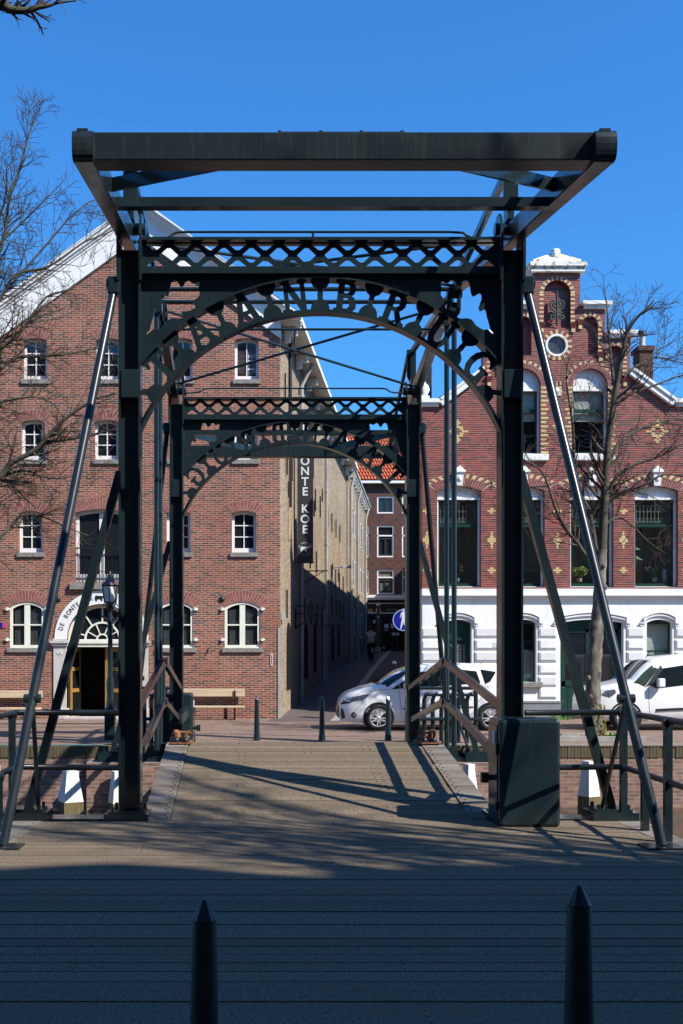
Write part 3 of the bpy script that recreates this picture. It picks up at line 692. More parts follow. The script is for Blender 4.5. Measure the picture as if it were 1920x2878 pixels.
def window(root, x0, x1, z0, z1, Y, rise=0, frame=None, glass=None, t=.07, tb=.13, nx=2, nz=3, bar=.028, depth=.19, sill=None, zs=None, name='window', mull=None, sillmat=None, xs=None):
    """frame part with pane and sill as its sub-parts; opening x0..x1, z0..z1 (crown)"""
    Yg = Y+depth
    fr = MB(); lo = opening(x0, x1, z0, z1, rise); li = inset(x0, x1, z0, z1, rise, t, tb)
    fr.plate([lo, li], .07, facing(0, Yg, 0))
    xi0, xi1, zi0, zi1 = x0+t, x1-t, z0+tb, z1-t
    for i in range(1, nx):
        x = xi0+(xi1-xi0)*i/nx; b = mull if (mull and i*2 == nx) else bar
        fr.box(x-b/2, x+b/2, Yg-.03, Yg+.02, zi0-.002, zi1-rise*.15)
    zl = zs if zs else [zi0+(zi1-zi0)*i/nz for i in range(1, nz)]
    for z in zl: fr.box(xi0, xi1, Yg-.026, Yg+.018, z-bar/2, z+bar/2)
    fo = fr.build(name, frame or M['white'], root)
    g = MB(); g.plate([inset(x0, x1, z0, z1, rise, t*.6, tb*.6)], .006, facing(0, Yg+.012, 0)); g.build('pane', glass or M['glass'], fo)
    if sill:
        s = MB(); s.box(x0-sill[0], x1+sill[0], Y-sill[1], Y+depth-.03, z0-sill[2], z0-.001); s.build('sill', sillmat or M['stone'], fo, bevel=.01)
    return fo

# ================================================================ the warehouse
YW = 31.5; G = .22
X = lambda u: px(u, YW)
Z = lambda v: pz(v, YW)
xR = X(787); xL = X(-4); xA = X(393)
wh = thing('brick_warehouse', ((xL+xR)/2, YW, G), 'large red brick warehouse with white raking cornice and arched shop door on the left', 'warehouse')
holes = []; wins = []
def W(u0, u1, v0, v1, rise): holes.append(opening(X(u0), X(u1), Z(v1), Z(v0), rise)); return (X(u0), X(u1), Z(v1), Z(v0), rise)
rows = [[(65,132),(270,337),(486,541),(660,727)], [(60,127),(266,333),(476,536),(657,724)], [(53,120),None,(468,535),(652,720)]]
vv = [(950,1067), (1180,1292), (1436,1553)]
for r, row in enumerate(rows):
    for c, q in enumerate(row):
        if q: wins.append((W(q[0], q[1], vv[r][0], vv[r][1], .07), r, c))
french = W(212, 358, 1431, 1634, .10)
ground = [W(u0, u1, 1691, 1821, .16) for u0, u1 in ((28,124),(447,543),(632,731))]
# doorway: jambs and round-headed fanlight
dx0, dx1 = X(188), X(383); dzs = Z(1795)
holes.append([(dx0, G), (dx1, G)] + seg(dx0, dx1, dzs, (dx1-dx0)/2*1.0, 24))
top = [(xL, Z(915)), (xR, Z(915))]
eL = (xL, Z(905)); eR = (xR, Z(905)); ap = (xA, Z(612))
outline = [(xL, G-.1), (xR, G-.1), eR, ap, eL]
m = MB(); m.plate([outline]+holes, .36, facing(0, YW+.18, 0)); wall = m.build('front_wall', M['redbrick'], wh)
# side wall along the alley, back and roof
ALD = Vector((.162, 1, 0)).normalized()
def alley(t, off=0, z=0):   # point t metres (in Y) along the alley from the warehouse corner, off metres out into the alley
    return Vector((xR + .162*t, YW+t, z)) + Vector((ALD.y, -ALD.x, 0))*off
for (u0,u1),(rz) in ():
    pass
for (q, r, c) in wins:
    x0, x1, z0, z1, ri = q
    poster = (r == 0 and c == 3)
    fo = window(wh, x0, x1, z0, z1, YW, ri, nx=2, nz=1 if poster else 3, t=.075, tb=.14, sill=(.06,.06,.13))
    m = MB(); voussoirs(m, x0, x1, z1-ri, ri, .30, YW, mi=(1,), flare=.10); m.build('window_arch', [M['mortar'], M['archbrick']], wall)
    if poster:
        m = MB(); xm = (x0+x1)/2; Yq = YW+.19
        m.add([(x0+.08,Yq+.004,z0+.24),(xm-.015,Yq+.004,z0+.17),(xm-.015,Yq+.004,z1-.10),(x0+.08,Yq+.004,z1-.17)], [(0,1,2,3)], 0)
        m.add([(xm+.015,Yq+.004,z0+.17),(x1-.08,Yq+.004,z0+.24),(x1-.08,Yq+.004,z1-.17),(xm+.015,Yq+.004,z1-.10)], [(0,1,2,3)], 1)
        Yt = Yq-.001
        for b, zz, x, s in (('deze',z0+.73,xm-.03,.085),('woning',z0+.60,xm-.03,.085),('van jou',z0+.37,xm-.03,.085)):
            m.text(b, s, facing(x, Yt, zz), 2, .002, align='RIGHT')
        m.text('METZ', .13, facing(xm+.035, Yt, z0+.71), 3, .002, align='LEFT', sx=.95)
        for zz, s in ((z0+.60,.04),(z0+.36,.05)): m.box(xm+.03, xm+.22, Yt-.001, Yt, zz-s/2, zz+s/2-.015, 3)
        m.build('window_poster', [pmat('brown_poster',(.035,.014,.016)), pmat('grey_poster',(.13,.14,.15),(.05,.055,.06)), pmat('faint_lettering',(.16,.14,.15)), M['white']], fo)
# french doors with balustrade over the shop entrance
x0, x1, z0, z1, ri = french
fo = window(wh, x0, x1, z0, z1, YW, ri, nx=2, nz=1, t=.09, tb=.22, mull=.16, name='french_door', glass=M['glass'])
m = MB(); voussoirs(m, x0, x1, z1-ri, ri, .36, YW, flare=.08); m.build('window_arch', [M['mortar'], M['archbrick']], wall)
m = MB(); zr = Z(1540)
m.box(x0-.0, x1+.0, YW+.02, YW+.05, zr-.02, zr+.02); m.box(x0, x1, YW+.02, YW+.05, z0+.03, z0+.06); m.box(x0, x1, YW+.025, YW+.045, z0+.28, z0+.295)
for i in range(15):
    x = x0+.05+(x1-x0-.1)*i/14; m.box(x-.008, x+.008, YW+.025, YW+.043, z0+.04, zr)
m.build('balustrade', M['black'], fo)
m = MB(); m.box(X(197), X(372), YW-.12, YW+.2, z0-.24, z0-.04); m.build('balcony_sill', M['stone'], fo, bevel=.015)
# ground-floor windows with cream casements
for (x0, x1, z0, z1, ri) in ground:
    fo = window(wh, x0, x1, z0, z1, YW, ri, frame=M['cream'], nx=2, zs=[z0+(z1-z0)*.5], t=.075, tb=.085, bar=.04, mull=.16, depth=.06, sill=(.08,.07,.13))
    m = MB(); m.box(x0+.12, (x0+x1)/2-.09, YW+.12, YW+.13, z0+.1, z1-.2); m.box((x0+x1)/2+.09, x1-.12, YW+.12, YW+.13, z0+.1, z1-.2); m.build('curtain', M['curtain'], fo)
    for o in fo.children:
        if o.name.startswith('pane'): o.data.materials[0] = M['clear']
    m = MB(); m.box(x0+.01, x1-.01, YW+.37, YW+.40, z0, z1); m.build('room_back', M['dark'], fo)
    m = MB(); voussoirs(m, x0, x1, z1-ri, ri, .33, YW, flare=.07); m.build('window_arch', [M['mortar'], M['archbrick']], wall)
    for xx in (x0-.07, x1+.07):
        for f in (.18, .84):
            m = MB(); zz = z0+(z1-z0)*f; m.box(xx-.075, xx+.075, YW-.05, YW-.02, zz-.025, zz+.025); m.box(xx-.03, xx+.03, YW-.075, YW, zz-.045, zz+.045); m.build('hinge', M['cream'], fo)
# doorway
xc = (dx0+dx1)/2; ro = X(417)-xc; ri_ = (dx1-dx0)/2
m = MB(); a = [(xc+ro*math.cos(PI*i/40), dzs+.0+ro*1.03*math.sin(PI*i/40)) for i in range(41)]; b = [(xc+ri_*math.cos(PI-PI*i/40), dzs+ri_*math.sin(PI-PI*i/40)) for i in range(41)]
m.plate([a+b], .05, facing(0, YW-.018, 0))
for ch, ang in zip('DEBONTEKOEVL', (76,70,58,51.5,45.3,39.8,34.6,26,20,14,-63,-70)):
    m.text(ch, .19, facing(xc, YW-.046, dzs) @ Matrix.Rotation(math.radians(ang), 4, 'Z') @ Matrix.Translation((0, (ro+ri_)/2+.02, 0)), 1, .004, sx=.85, bold=.012)
COW = [(0,.30),(.03,.62),(.10,.70),(.62,.64),(.72,.68),(.80,.76),(.84,.72),(1.0,.58),(.97,.52),(.84,.54),(.70,.40),(.66,.28),(.64,.0),(.58,.0),(.58,.20),(.54,.0),(.49,.0),(.51,.24),(.22,.22),(.20,.0),(.14,.0),(.14,.18),(.10,.0),(.05,.0),(.07,.28),(.02,.1)]
m.plate([[(a*.34-.17, b*.24) for a, b in COW]], .004, facing(xc-.02, YW-.046, dzs+(ro+ri_)/2-.1), 1)
m.build('door_arch', [M['white'], M['black']], wh)
for (u0, u1) in ((151,188),(383,417)):
    m = MB(); m.box(X(u0), X(u1), YW-.045, YW+.3, G, Z(1815)); m.box(X(u0)-.02, X(u1)+.02, YW-.065, YW+.3, G, G+.3)
    m.box(X(u0)-.05, X(u1)+.03, YW-.10, YW-.0, Z(1815), Z(1808)); m.box(X(u0)-.09, X(u1)+.06, YW-.14, YW-.0, Z(1808), Z(1801)); m.box(X(u0)-.02, X(u1), YW-.05, YW+.3, Z(1801), dzs); m.build('door_jamb', M['palestone'], wh, bevel=.006)
m = MB(); m.text('3d', .09, facing(X(169), YW-.062, Z(1835)), 1, .003)
m.plate([[(X(169)+.085*math.cos(t*PI/12), Z(1835)+.048*math.sin(t*PI/12)) for t in range(24)]], .014, facing(0, YW-.052, 0), 0); m.build('house_number', [M['white'], M['black']], wh)
m = MB(); zt = Z(1818)
m.box(dx0, dx1, YW+.16, YW+.26, zt, zt+.10); m.box(dx0, dx1, YW+.12, YW+.30, zt+.10, zt+.20)
m.build('transom', M['cream'], wh)
fanz = zt+.20; m = MB(); rf = ri_-.01
arc = lambda r, n=20: [(xc+r*math.cos(PI*i/n), dzs+r*math.sin(PI*i/n)) for i in range(n+1)]
def ring(r0, r1, zb, t, y):
    A = [(xc+r1*math.cos(PI*i/28), zb+r1*math.sin(PI*i/28)) for i in range(29)] + [(xc-r0*math.cos(PI*i/28), zb+r0*math.sin(PI*i/28)) for i in range(29)]
    m.plate([A], t, facing(0, y, 0))
A = [(xc+rf, fanz), (xc+rf, dzs)] + arc(rf)[1:-1] + [(xc-rf, dzs), (xc-rf, fanz)]
B = [(xc+rf-.09, fanz+.02), (xc+rf-.09, dzs)] + [(xc+(rf-.09)*math.cos(PI*i/20), dzs+(rf-.09)*math.sin(PI*i/20)) for i in range(1,20)] + [(xc-rf+.09, dzs), (xc-rf+.09, fanz+.02)]
m.plate([A, B], .06, facing(0, YW+.2, 0))
ring(.47, .525, fanz+.01, .05, YW+.2); ring(.135, .18, fanz+.01, .05, YW+.2)
for dg in (15, 54, 90, 126, 165):
    t = math.radians(dg); m.bar((xc+.50*math.cos(t), YW+.2, fanz+.5*math.sin(t)), (xc+(rf-.04)*math.cos(t), YW+.2, fanz+(rf+.03)*math.sin(t)), .04, .045, up=(0,1,0))
for dg in (30, 68, 112, 150):
    t = math.radians(dg); m.bar((xc+.16*math.cos(t), YW+.2, fanz+.16*math.sin(t)), (xc+.5*math.cos(t), YW+.2, fanz+.5*math.sin(t)), .03, .04, up=(0,1,0))
fl = m.build('fanlight', M['cream'], wh)
m = MB(); m.plate([[(xc+rf-.02, fanz), (xc+rf-.02, dzs)] + arc(rf-.02)[1:-1] + [(xc-rf+.02, dzs), (xc-rf+.02, fanz)]], .006, facing(0, YW+.215, 0)); m.build('pane', M['glass'], fl)
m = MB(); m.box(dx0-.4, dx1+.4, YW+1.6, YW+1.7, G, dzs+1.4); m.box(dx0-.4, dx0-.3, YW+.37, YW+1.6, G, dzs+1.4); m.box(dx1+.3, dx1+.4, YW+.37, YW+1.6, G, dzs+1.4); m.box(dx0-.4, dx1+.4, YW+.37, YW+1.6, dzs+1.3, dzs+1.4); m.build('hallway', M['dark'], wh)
def leafdoor(xh, yh, w, ang, side):
    r = MB(); dirv = Vector((math.cos(ang), math.sin(ang), 0)); o = Vector((xh, yh, G+.03)); H = zt-G-.05
    def slab(a0, a1, h0, h1, t, mi): r.bar(o+dirv*a0+Vector((0,0,(h0+h1)/2)), o+dirv*a1+Vector((0,0,(h0+h1)/2)), t, h1-h0, mi)
    slab(0,.09,0,H,.05,0); slab(w-.09,w,0,H,.05,0)
    for h in (0,.72,1.35,H-.12): slab(.09,w-.09,h,h+.11,.05,0)
    slab(.09,w-.09,.1,H-.1,.01,1)
    return r.build('door_leaf', [M['ochre'], M['glass']], wh)
leafdoor(dx0+.06, YW+.3, .86, math.radians(80), 1)
leafdoor(dx1-.04, YW+.3, .92, math.radians(172), -1)
m = MB(); m.box(dx0-.05, dx1+.05, YW-.25, YW+.36, G-.02, G+.05); m.build('doorstep', M['palestone'], wh)
# round cast anchors, letter slot, corner guard, notice
for u, v in ((163,1684),(624,1684)):
    m = MB(); m.lathe((X(u), YW-.0, Z(v)), [(.09,0),(.085,.025),(.05,.05),(.01,.055)], 12, M=Matrix.Rotation(PI/2,3,'X')); m.build('wall_anchor', M['black'], wh)
m = MB(); m.box(X(760), X(767), YW-.02, YW+.0, Z(1872), Z(1836), 0); m.box(X(762.6), X(764.2), YW-.022, YW-.02, Z(1868), Z(1841), 1); m.build('letter_slot', [M['palestone'], M['black']], wh)
m = MB(); m.box(xR-.06, xR+.025, YW-.025, YW+.10, G, Z(1764)); m.build('corner_guard', M['gutter'], wh)
m = MB(); m.tube(spline([(X(588),YW,Z(1820)),(X(586),YW-.06,Z(1828)),(X(582),YW-.03,Z(1838))],4), .015, 6); m.build('wall_hook', M['black'], wh)
m = MB(); m.box(X(-6), X(7), YW-.02, YW, Z(1765), Z(1750), 0); m.box(X(7), X(16), YW-.02, YW, Z(1765), Z(1750), 1); m.build('wall_plate', [M['blue'], M['pink']], wh)
# raking cornice in three mouldings
def rake(side):
    ex = xR if side > 0 else xL
    a = Vector((xA, 0, Z(567.5))); e = Vector((ex+side*.62, 0, Z(567.5)+(-(abs(ex-xA)+.62))*.715))
    m = MB()
    def strip(o0, o1, y0, y1):
        p = [(a.x, a.z-o0), (e.x, e.z-o0), (e.x, e.z-o1), (a.x, a.z-o1)]
        if side < 0: p = p[::-1]
        m.plate([p], y1-y0, facing(0, (y0+y1)/2, 0))
    strip(0, .10, YW-.28, YW+.1); strip(.10, .20, YW-.21, YW+.1); strip(.20, .27, YW-.13, YW+.1); strip(.27, .36, YW-.07, YW+.1)
    a.x, e.x = a.x, ex+side*.03; k = .715
    e.z = a.z-(abs(ex-xA)+.03)*k
    strip(.36, .84, YW-.04, YW+.1); strip(.84, 1.05, YW-.07, YW+.1)
    return m
m = rake(1); m2 = rake(-1); o = len(m.v); m.v += m2.v; m.f += [tuple(i+o for i in f) for f in m2.f]; m.mi += m2.mi; m.sm += m2.sm
m.build('raking_cornice', M['white'], wh)
# alley side: yellow brick wall, eaves gutter with brackets, roof
EZ = Z(905)+.1
m = MB(); LEN = 25.3
p0 = alley(.02, .0); p1 = alley(LEN); bk = Vector((xL, YW+LEN, 0))
m.add([(p0.x,p0.y,G-.2),(p1.x,p1.y,G-.2),(p1.x,p1.y,EZ-.0),(p0.x,p0.y,EZ-.0)], [(0,1,2,3)])
m.build('alley_wall', M['yellowbrick'], wh)
m = MB(); m.add([(xL,YW+.36,G),(xL,YW+LEN,G),(xL,YW+LEN,EZ),(xL,YW+.36,EZ)], [(3,2,1,0)]); m.add([(xL,YW+LEN,G),(p1.x,p1.y,G),(p1.x,p1.y,EZ),((xL+p1.x)/2,p1.y,EZ+3.6),(xL,YW+LEN,EZ)], [(4,3,2,1,0)]); m.build('rear_wall', M['redbrick'], wh)
m = MB(); A0 = Vector((xA, YW-.3, Z(567.5)-.08)); A1 = Vector((xA+.162*LEN*.5, YW+LEN, A0.z))
r0 = alley(-.2,.55); r1 = alley(LEN,.55); rz = EZ+.12
m.add([A0,(r0.x,r0.y,rz),(r1.x,r1.y,rz),A1,(xL-.5,YW-.3,rz),(xL-.5,YW+LEN,rz)], [(0,1,2,3),(0,3,5,4)]); m.build('roof', M['roofdark'], wh)
m = MB(); g0 = alley(-.4,.50,EZ); g1 = alley(LEN,.50,EZ)
m.bar(g0, g1, .24, .16); m.bar(alley(-.3,.2,EZ-.02), alley(LEN,.2,EZ-.02), .5, .05); m.build('gutter', M['white'], wh)
for i in range(9):
    t = .7+i*2.9; m = MB(); q = alley(t,.22,EZ-.2); m.bar(q-ALD*.09, q+ALD*.09, .42, .28); q = alley(t,.12,EZ-.42); m.bar(q-ALD*.07, q+ALD*.07, .22, .2); m.build('eaves_bracket', M['white'], wh, bevel=.05)
for t, mt, z0 in ((4.6,'gutter',.4),(13.4,'gutter',1.0)):
    m = MB(); b = alley(t,.10); m.tube([(b.x,b.y,.22+.055*t),(b.x,b.y,EZ-.8),tuple(alley(t,.45,EZ-.1))], .065, 8)
    for zz in (2.2,4.4,6.6,8.8): m.tube([(b.x,b.y,zz),(b.x,b.y,zz+.08)], .085, 8)
    m.build('downpipe', M[mt], wh)
q = alley(1.9,.06); m = MB(); m.tube([(q.x,q.y,6.6),(q.x,q.y,EZ)], .05, 8); m.build('downpipe', M['black'], wh)
# black wall irons and small round-headed vents
for zz, ts in ((10.0,(.8,)),(9.0,(3.3,6.6,8.6)),(7.9,(1.2,2.4,9.4,11.2,14.5,16.3,18.4,20.6)),(6.7,(6.4,8.0,)),(5.6,(7.6,9.8,14.2,16.0,18.2,20.4,22.6)),(3.6,(1.2,5.8,7.8,10.0,12.0)),(4.3,(14.3,16.4,18.6,20.6,22.8))):
    for t in ts:
        m = MB(); q = alley(t,.05); m.bar((q.x,q.y,zz-.42),(q.x,q.y,zz+.42),.05,.05,up=(0,1,0)); m.build('wall_anchor', M['black'], wh)
n3 = Vector((ALD.y,-ALD.x,0))
def niche(t, z0, z1, w, mat, name):
    m = MB(); q = alley(t,.012); Mx = Matrix(((ALD.x,0,n3.x,q.x),(ALD.y,0,n3.y,q.y),(0,1,0,0),(0,0,0,1)))
    m.plate([opening(-w/2, w/2, z0, z1, w/2)], .02, Mx, 0)
    m.build(name, mat, wh)
for t, z0, z1 in ((1.7,8.6,9.3),(1.9,6.9,7.4),(5.4,8.5,9.0),(9.3,7.3,7.9),(8.2,5.4,5.9),(12.4,8.3,8.8),(15.5,7.7,8.3),(18.2,7.7,8.3),(21,7.7,8.3),(14.2,5.6,6.2),(17.1,5.6,6.2),(20.2,5.6,6.2)):
    niche(t, z0, z1, .35, M['dark'], 'wall_vent')
for t in (1.9, 6.6, 9.6, 17.2, 20.4): niche(t, .9+.055*t, 3.0+.03*t, .95, M['dark'], 'blind_arch')
for t in (2.0, 7.3, 15.4, 18.2, 21.2):   # toothed brick repairs below the vents
    m = MB(); q = alley(t,.015); m.bar((q.x,q.y,5.6),(q.x,q.y,8.4),.3,.02,up=tuple(n3)); m.build('brick_patch', pmat('ochre_patch',(.46,.36,.20),(.30,.22,.13),9,.9), wh)
for t, z in ((5.2,4.9),(3.5,3.4),(13.2,3.3)):
    m = MB(); a = alley(t,.03,z); b = alley(t,.9,z); m.tube([a,b],.02,6); m.tube([alley(t,.03,z-.45), alley(t,.75,z-.02)],.016,6); m.tube([alley(t,.03,z-.5),alley(t,.03,z+.15)],.03,6); m.build('iron_bracket', M['black'], wh)
m = MB(); a = alley(3.1,.55); m.box(a.x-.1,a.x+.1,a.y-.1,a.y+.1,3.25,3.6); m.tube([alley(3.1,0,3.62),alley(3.1,.55,3.62)],.02,6); m.build('wall_lantern', M['black'], wh)
m = MB(); q = alley(.25,.05); m.box(q.x-.05,q.x+.08,q.y-.1,q.y+.1,Z(1742),Z(1722)); m.build('junction_box', M['gutter'], wh)
m = MB(); q = alley(17,.5); m.tube([alley(17,.05,4.2),alley(17,.05,5.9),alley(17,.1,6.0),alley(17,.6,6.0)],.03,6); m.box(q.x-.05,q.x+.35,q.y-.1,q.y+.1,5.96,6.08); m.build('street_light', M['gutter'], wh)
m = MB(); b = alley(12.6,.06); m.tube([(b.x,b.y,.9),(b.x,b.y,3.9)], .07, 8); m.build('downpipe', M['gutter'], wh)

# banner
YBn = 34.6; bx0, bx1 = px(836,YBn), px(880.5,YBn)
bn = thing('shop_banner', (bx0, YBn, pz(1583,YBn)), 'tall dark vertical banner with pale capital letters and a cow emblem on the alley wall', 'banner')
m = MB(); m.box(bx0, bx1, YBn-.01, YBn+.01, pz(1583,YBn), pz(1150,YBn)); cl = m.build('cloth', M['bannerdark'], bn)
m = MB(); xm = (bx0+bx1)/2-.01
for ch, v in zip('DEBONTEKOE', (1176,1205,1266,1297,1325,1354.5,1382.5,1431,1460,1489)):
    m.text(ch, .37, facing(xm, YBn-.014, pz(v,YBn)), 0, .004, sx=1.0, bold=.022)
m.build('lettering', M['signwhite'], cl)
m = MB(); cz = pz(1543,YBn); s = .30
m.plate([[(a*.30-.15, b*.24-.09) for a, b in COW]], .004, facing(xm, YBn-.014, cz))
for i, ch in enumerate('DE BONTE KOE'):
    if ch != ' ': m.text(ch, .062, facing(xm, YBn-.014, cz-.02) @ Matrix.Rotation(math.radians(66-12*i), 4, 'Z') @ Matrix.Translation((0, .215, 0)), 0, .004)
for i, ch in enumerate('chocolade'):
    m.text(ch, .045, facing(xm, YBn-.014, cz+.02) @ Matrix.Rotation(math.radians(-46+11.5*i), 4, 'Z') @ Matrix.Translation((0, -.21, 0)), 0, .004)
m.build('cow_emblem', M['signwhite'], cl)
m = MB()
for v in (1152, 1581): m.tube([(px(826,YBn), YBn+.02, pz(v,YBn)), (bx1+.04, YBn+.02, pz(v,YBn))], .022, 8)
m.build('banner_pole', M['black'], bn)

# benches against the front
def bench(u0, u1, vb0, vb1, vs, label):
    Yb = YW-.25; r = thing('bench', (px((u0+u1)/2,Yb), Yb-.3, G), label, 'bench', 'benches against the warehouse front')
    m = MB(); m.box(px(u0,Yb), px(u1,Yb), Yb+.08, Yb+.12, pz(vb1,Yb), pz(vb0,Yb)); m.build('backrest', M['oak'], r, bevel=.01)
    m = MB(); m.box(px(u0,Yb), px(u1,Yb), Yb-.42, Yb, pz(vs+5,Yb-.2), pz(vs,Yb-.2)); m.build('seat', M['oak'], r, bevel=.01)
    for u in (u0+22, u1-28):
        m = MB(); x = px(u,Yb); zs = pz(vs+5,Yb-.2)
        m.box(x-.025,x+.025,Yb+.04,Yb+.08,G,pz(vb0,Yb)-.05); m.box(x-.025,x+.025,Yb-.4,Yb-.35,G,zs); m.box(x-.025,x+.025,Yb-.4,Yb+.08,zs-.05,zs-.002); m.bar((x,Yb+.06,zs+.0),(x,Yb-.3,G+.05),.03,.03); m.build('leg', M['black'], r)
bench(485,688,1936,1958,1984,'pale wooden bench with iron legs below the cream window right of the cabinet')
bench(-70,118,1941,1962,1989,'pale wooden bench cut by the left edge of the photo')
# ================================================================ stepped-gable house on the right
YH = 31.3
HX = lambda u: px(u, YH)
HZ = lambda v: pz(v, YH)
UC = 1565.0
def mir(u): return 2*UC - u
hs = thing('gabled_house', (HX(UC), YH, G), 'wine red stepped-gable house with cream brick trim above a white rusticated ground floor', 'house')
# ---- brick upper façade (v < 1655) with niches as real recesses
step = [(1943,1655),(1943,1143),(1890,1143),(1774,1056),(1774,1040),(1771,1040),(1771,950),(1701,950),(1701,868),(1631,868),(1631,766)]
outl = [(HX(u), HZ(v)) for u, v in step] + [(HX(mir(u)), HZ(v)) for u, v in step[::-1]]
outl = outl[::-1]
wins2 = [(1610,1708.6,1035,1277), (mir(1708.6),mir(1610),1035,1277)]
wins1 = [(1229,1352,1367,1650), (1411,1531,1367,1650), (1603,1724.5,1367,1650), (1784,1906,1367,1650)]
h2 = [opening(HX(a), HX(b), HZ(d), HZ(c), (HX(b)-HX(a))/2*.92, 16) for a,b,c,d in wins2]
h1 = [opening(HX(a), HX(b), HZ(d), HZ(c), .13) for a,b,c,d in wins1]
cr = [(HX(1565)+.31*math.cos(2*PI*i/28), HZ(970)+.31*math.sin(2*PI*i/28)) for i in range(28)]
def arcniche(u0, u1, v1, v0, k=1): return opening(HX(u0), HX(u1), HZ(v1), HZ(v0), (HX(u1)-HX(u0))/2*k, 14)
niches = [arcniche(1528,1604,921,787), arcniche(1636,1681,998,888), arcniche(mir(1681),mir(1636),998,888), arcniche(1713,1750,1062,971), arcniche(mir(1750),mir(1713),1062,971)]
m = MB(); m.plate([outl]+h2+h1+[cr]+niches, .16, facing(0, YH+.08, 0)); fw = m.build('brick_front', M['winered'], hs)
m = MB(); m.plate([[(x*.999+HX(UC)*.001, z-.01) for x, z in outl]]+h2+h1+[cr], .2, facing(0, YH+.262, 0)); m.build('inner_wall', M['winered'], hs)
WA = [M['mortar'], M['winearch'], M['creambrick']]
# arches
for a,b,c,d in wins2:
    m = MB(); r = (HX(b)-HX(a))/2*.92; zs_ = HZ(c)-r
    voussoirs(m, HX(a), HX(b), zs_, r, .145, YH, mi=(1,), gap=.01)
    voussoirs(m, HX(a)-.15, HX(b)+.15, zs_-.02, r+.165, .085, YH, n=26, mi=(1,2), gap=.008)
    m.build('window_arch', WA, fw)
    m = MB()   # cream quoins down the jambs
    for s, xx in ((-1,HX(a)),(1,HX(b))):
      m = MB()
      for i in range(16):
        zz = zs_-.12-i*.124
        m.box(xx+s*.0 if s>0 else xx-.16-.06*(i%2), xx+.16+.06*(i%2) if s>0 else xx, YH-.004, YH+.01, zz, zz+.058, 2)
      m.build('jamb_trim', WA, fw)
for a,b,c,d in wins1:
    m = MB(); voussoirs(m, HX(a)-.02, HX(b)+.02, HZ(c)-.13, .13, .36, YH, n=20, mi=(1,2), half=.68, flare=.12); m.build('window_arch', WA, fw)
    m = MB(); xk = HX((a+b)/2); zk = HZ(1366)
    m.hexa([(xk-.09,YH-.09,zk),(xk+.09,YH-.09,zk),(xk+.09,YH+.02,zk),(xk-.09,YH+.02,zk),(xk-.115,YH-.12,zk+.38),(xk+.115,YH-.12,zk+.38),(xk+.115,YH+.02,zk+.38),(xk-.115,YH+.02,zk+.38)])
    m.box(xk-.16,xk+.16,YH-.16,YH+.02,zk+.38,zk+.44)
    m.prism([(-.14,0),(.14,0),(.05,.10),(0,.13),(-.05,.10)], facing(xk,YH+.0,zk+.44), .13)
    m.ball((xk,YH-.10,zk+.2),.07,8,0,(1,.6,1.3)); m.build('keystone', M['white'], fw)
def nichetrim(u0, u1, v0, hw=.085, drop=None, n=17, name='niche_arch'):
    m = MB(); x0, x1 = HX(u0), HX(u1); r = (x1-x0)/2; zs_ = HZ(v0)-r
    voussoirs(m, x0, x1, zs_, r*.995, .12, YH, n=n, mi=(2,1), gap=.008)
    if drop:
        for s, xx, vb in ((-1,x0,drop[0]),(1,x1,drop[1])):
            zb = HZ(vb); i = 0; zz = zs_-.065
            while zz > zb:
                m.box(xx-.12 if s<0 else xx, xx if s<0 else xx+.12, YH-.006, YH+.01, zz, zz+.056, 2 if i%2==0 else 1); zz -= .0619; i += 1
            m.hexa([(xx+s*.06-.04,YH-.03,zb-.16),(xx+s*.06+.04,YH-.03,zb-.16),(xx+s*.06+.04,YH+.01,zb-.16),(xx+s*.06-.04,YH+.01,zb-.16),(xx+s*.06-.11,YH-.09,zb),(xx+s*.06+.11,YH-.09,zb),(xx+s*.06+.11,YH+.01,zb),(xx+s*.06-.11,YH+.01,zb)], 1)
            m.box(xx+s*.06-.05,xx+s*.06+.05,YH-.05,YH+.0,zb-.26,zb-.16,2)
    m.build(name, WA, fw)
nichetrim(1528,1604,787, drop=(909,909), n=21)
nichetrim(1636,1681,888, drop=(900,990), n=13); nichetrim(mir(1681),mir(1636),888, drop=(990,900), n=13)
nichetrim(1713,1750,971, drop=(982,1060), n=11); nichetrim(mir(1750),mir(1713),971, drop=(1060,982), n=11)
# round window
m = MB()
for i in range(30):
    t0, t1 = 2*PI*(i+.06)/30, 2*PI*(i+.94)/30; q = [(HX(1565)+r*math.cos(t), YH-.012, HZ(970)+r*math.sin(t)) for r, t in ((.33,t0),(.33,t1),(.44,t1),(.44,t0))]
    b = [(x, YH+.01, z) for x,y,z in q]; m.add(q+b, [(3,2,1,0),(4,5,1,0),(1,5,6,2),(2,6,7,3),(3,7,4,0)], 2 if i%2 else 1)
m.build('window_arch', WA, fw)
m = MB(); A = [(HX(1565)+.325*math.cos(2*PI*i/32), HZ(970)+.325*math.sin(2*PI*i/32)) for i in range(32)]; B = [(HX(1565)+.265*math.cos(2*PI*i/32), HZ(970)+.265*math.sin(2*PI*i/32)) for i in range(32)]
m.plate([A,B], .1, facing(0, YH+.03, 0)); fo = m.build('round_window', M['white'], hs)
m = MB(); m.plate([A], .006, facing(0, YH+.085, 0)); m.build('pane', glassmat('round_glass',(.05,.055,.065),.12), fo)
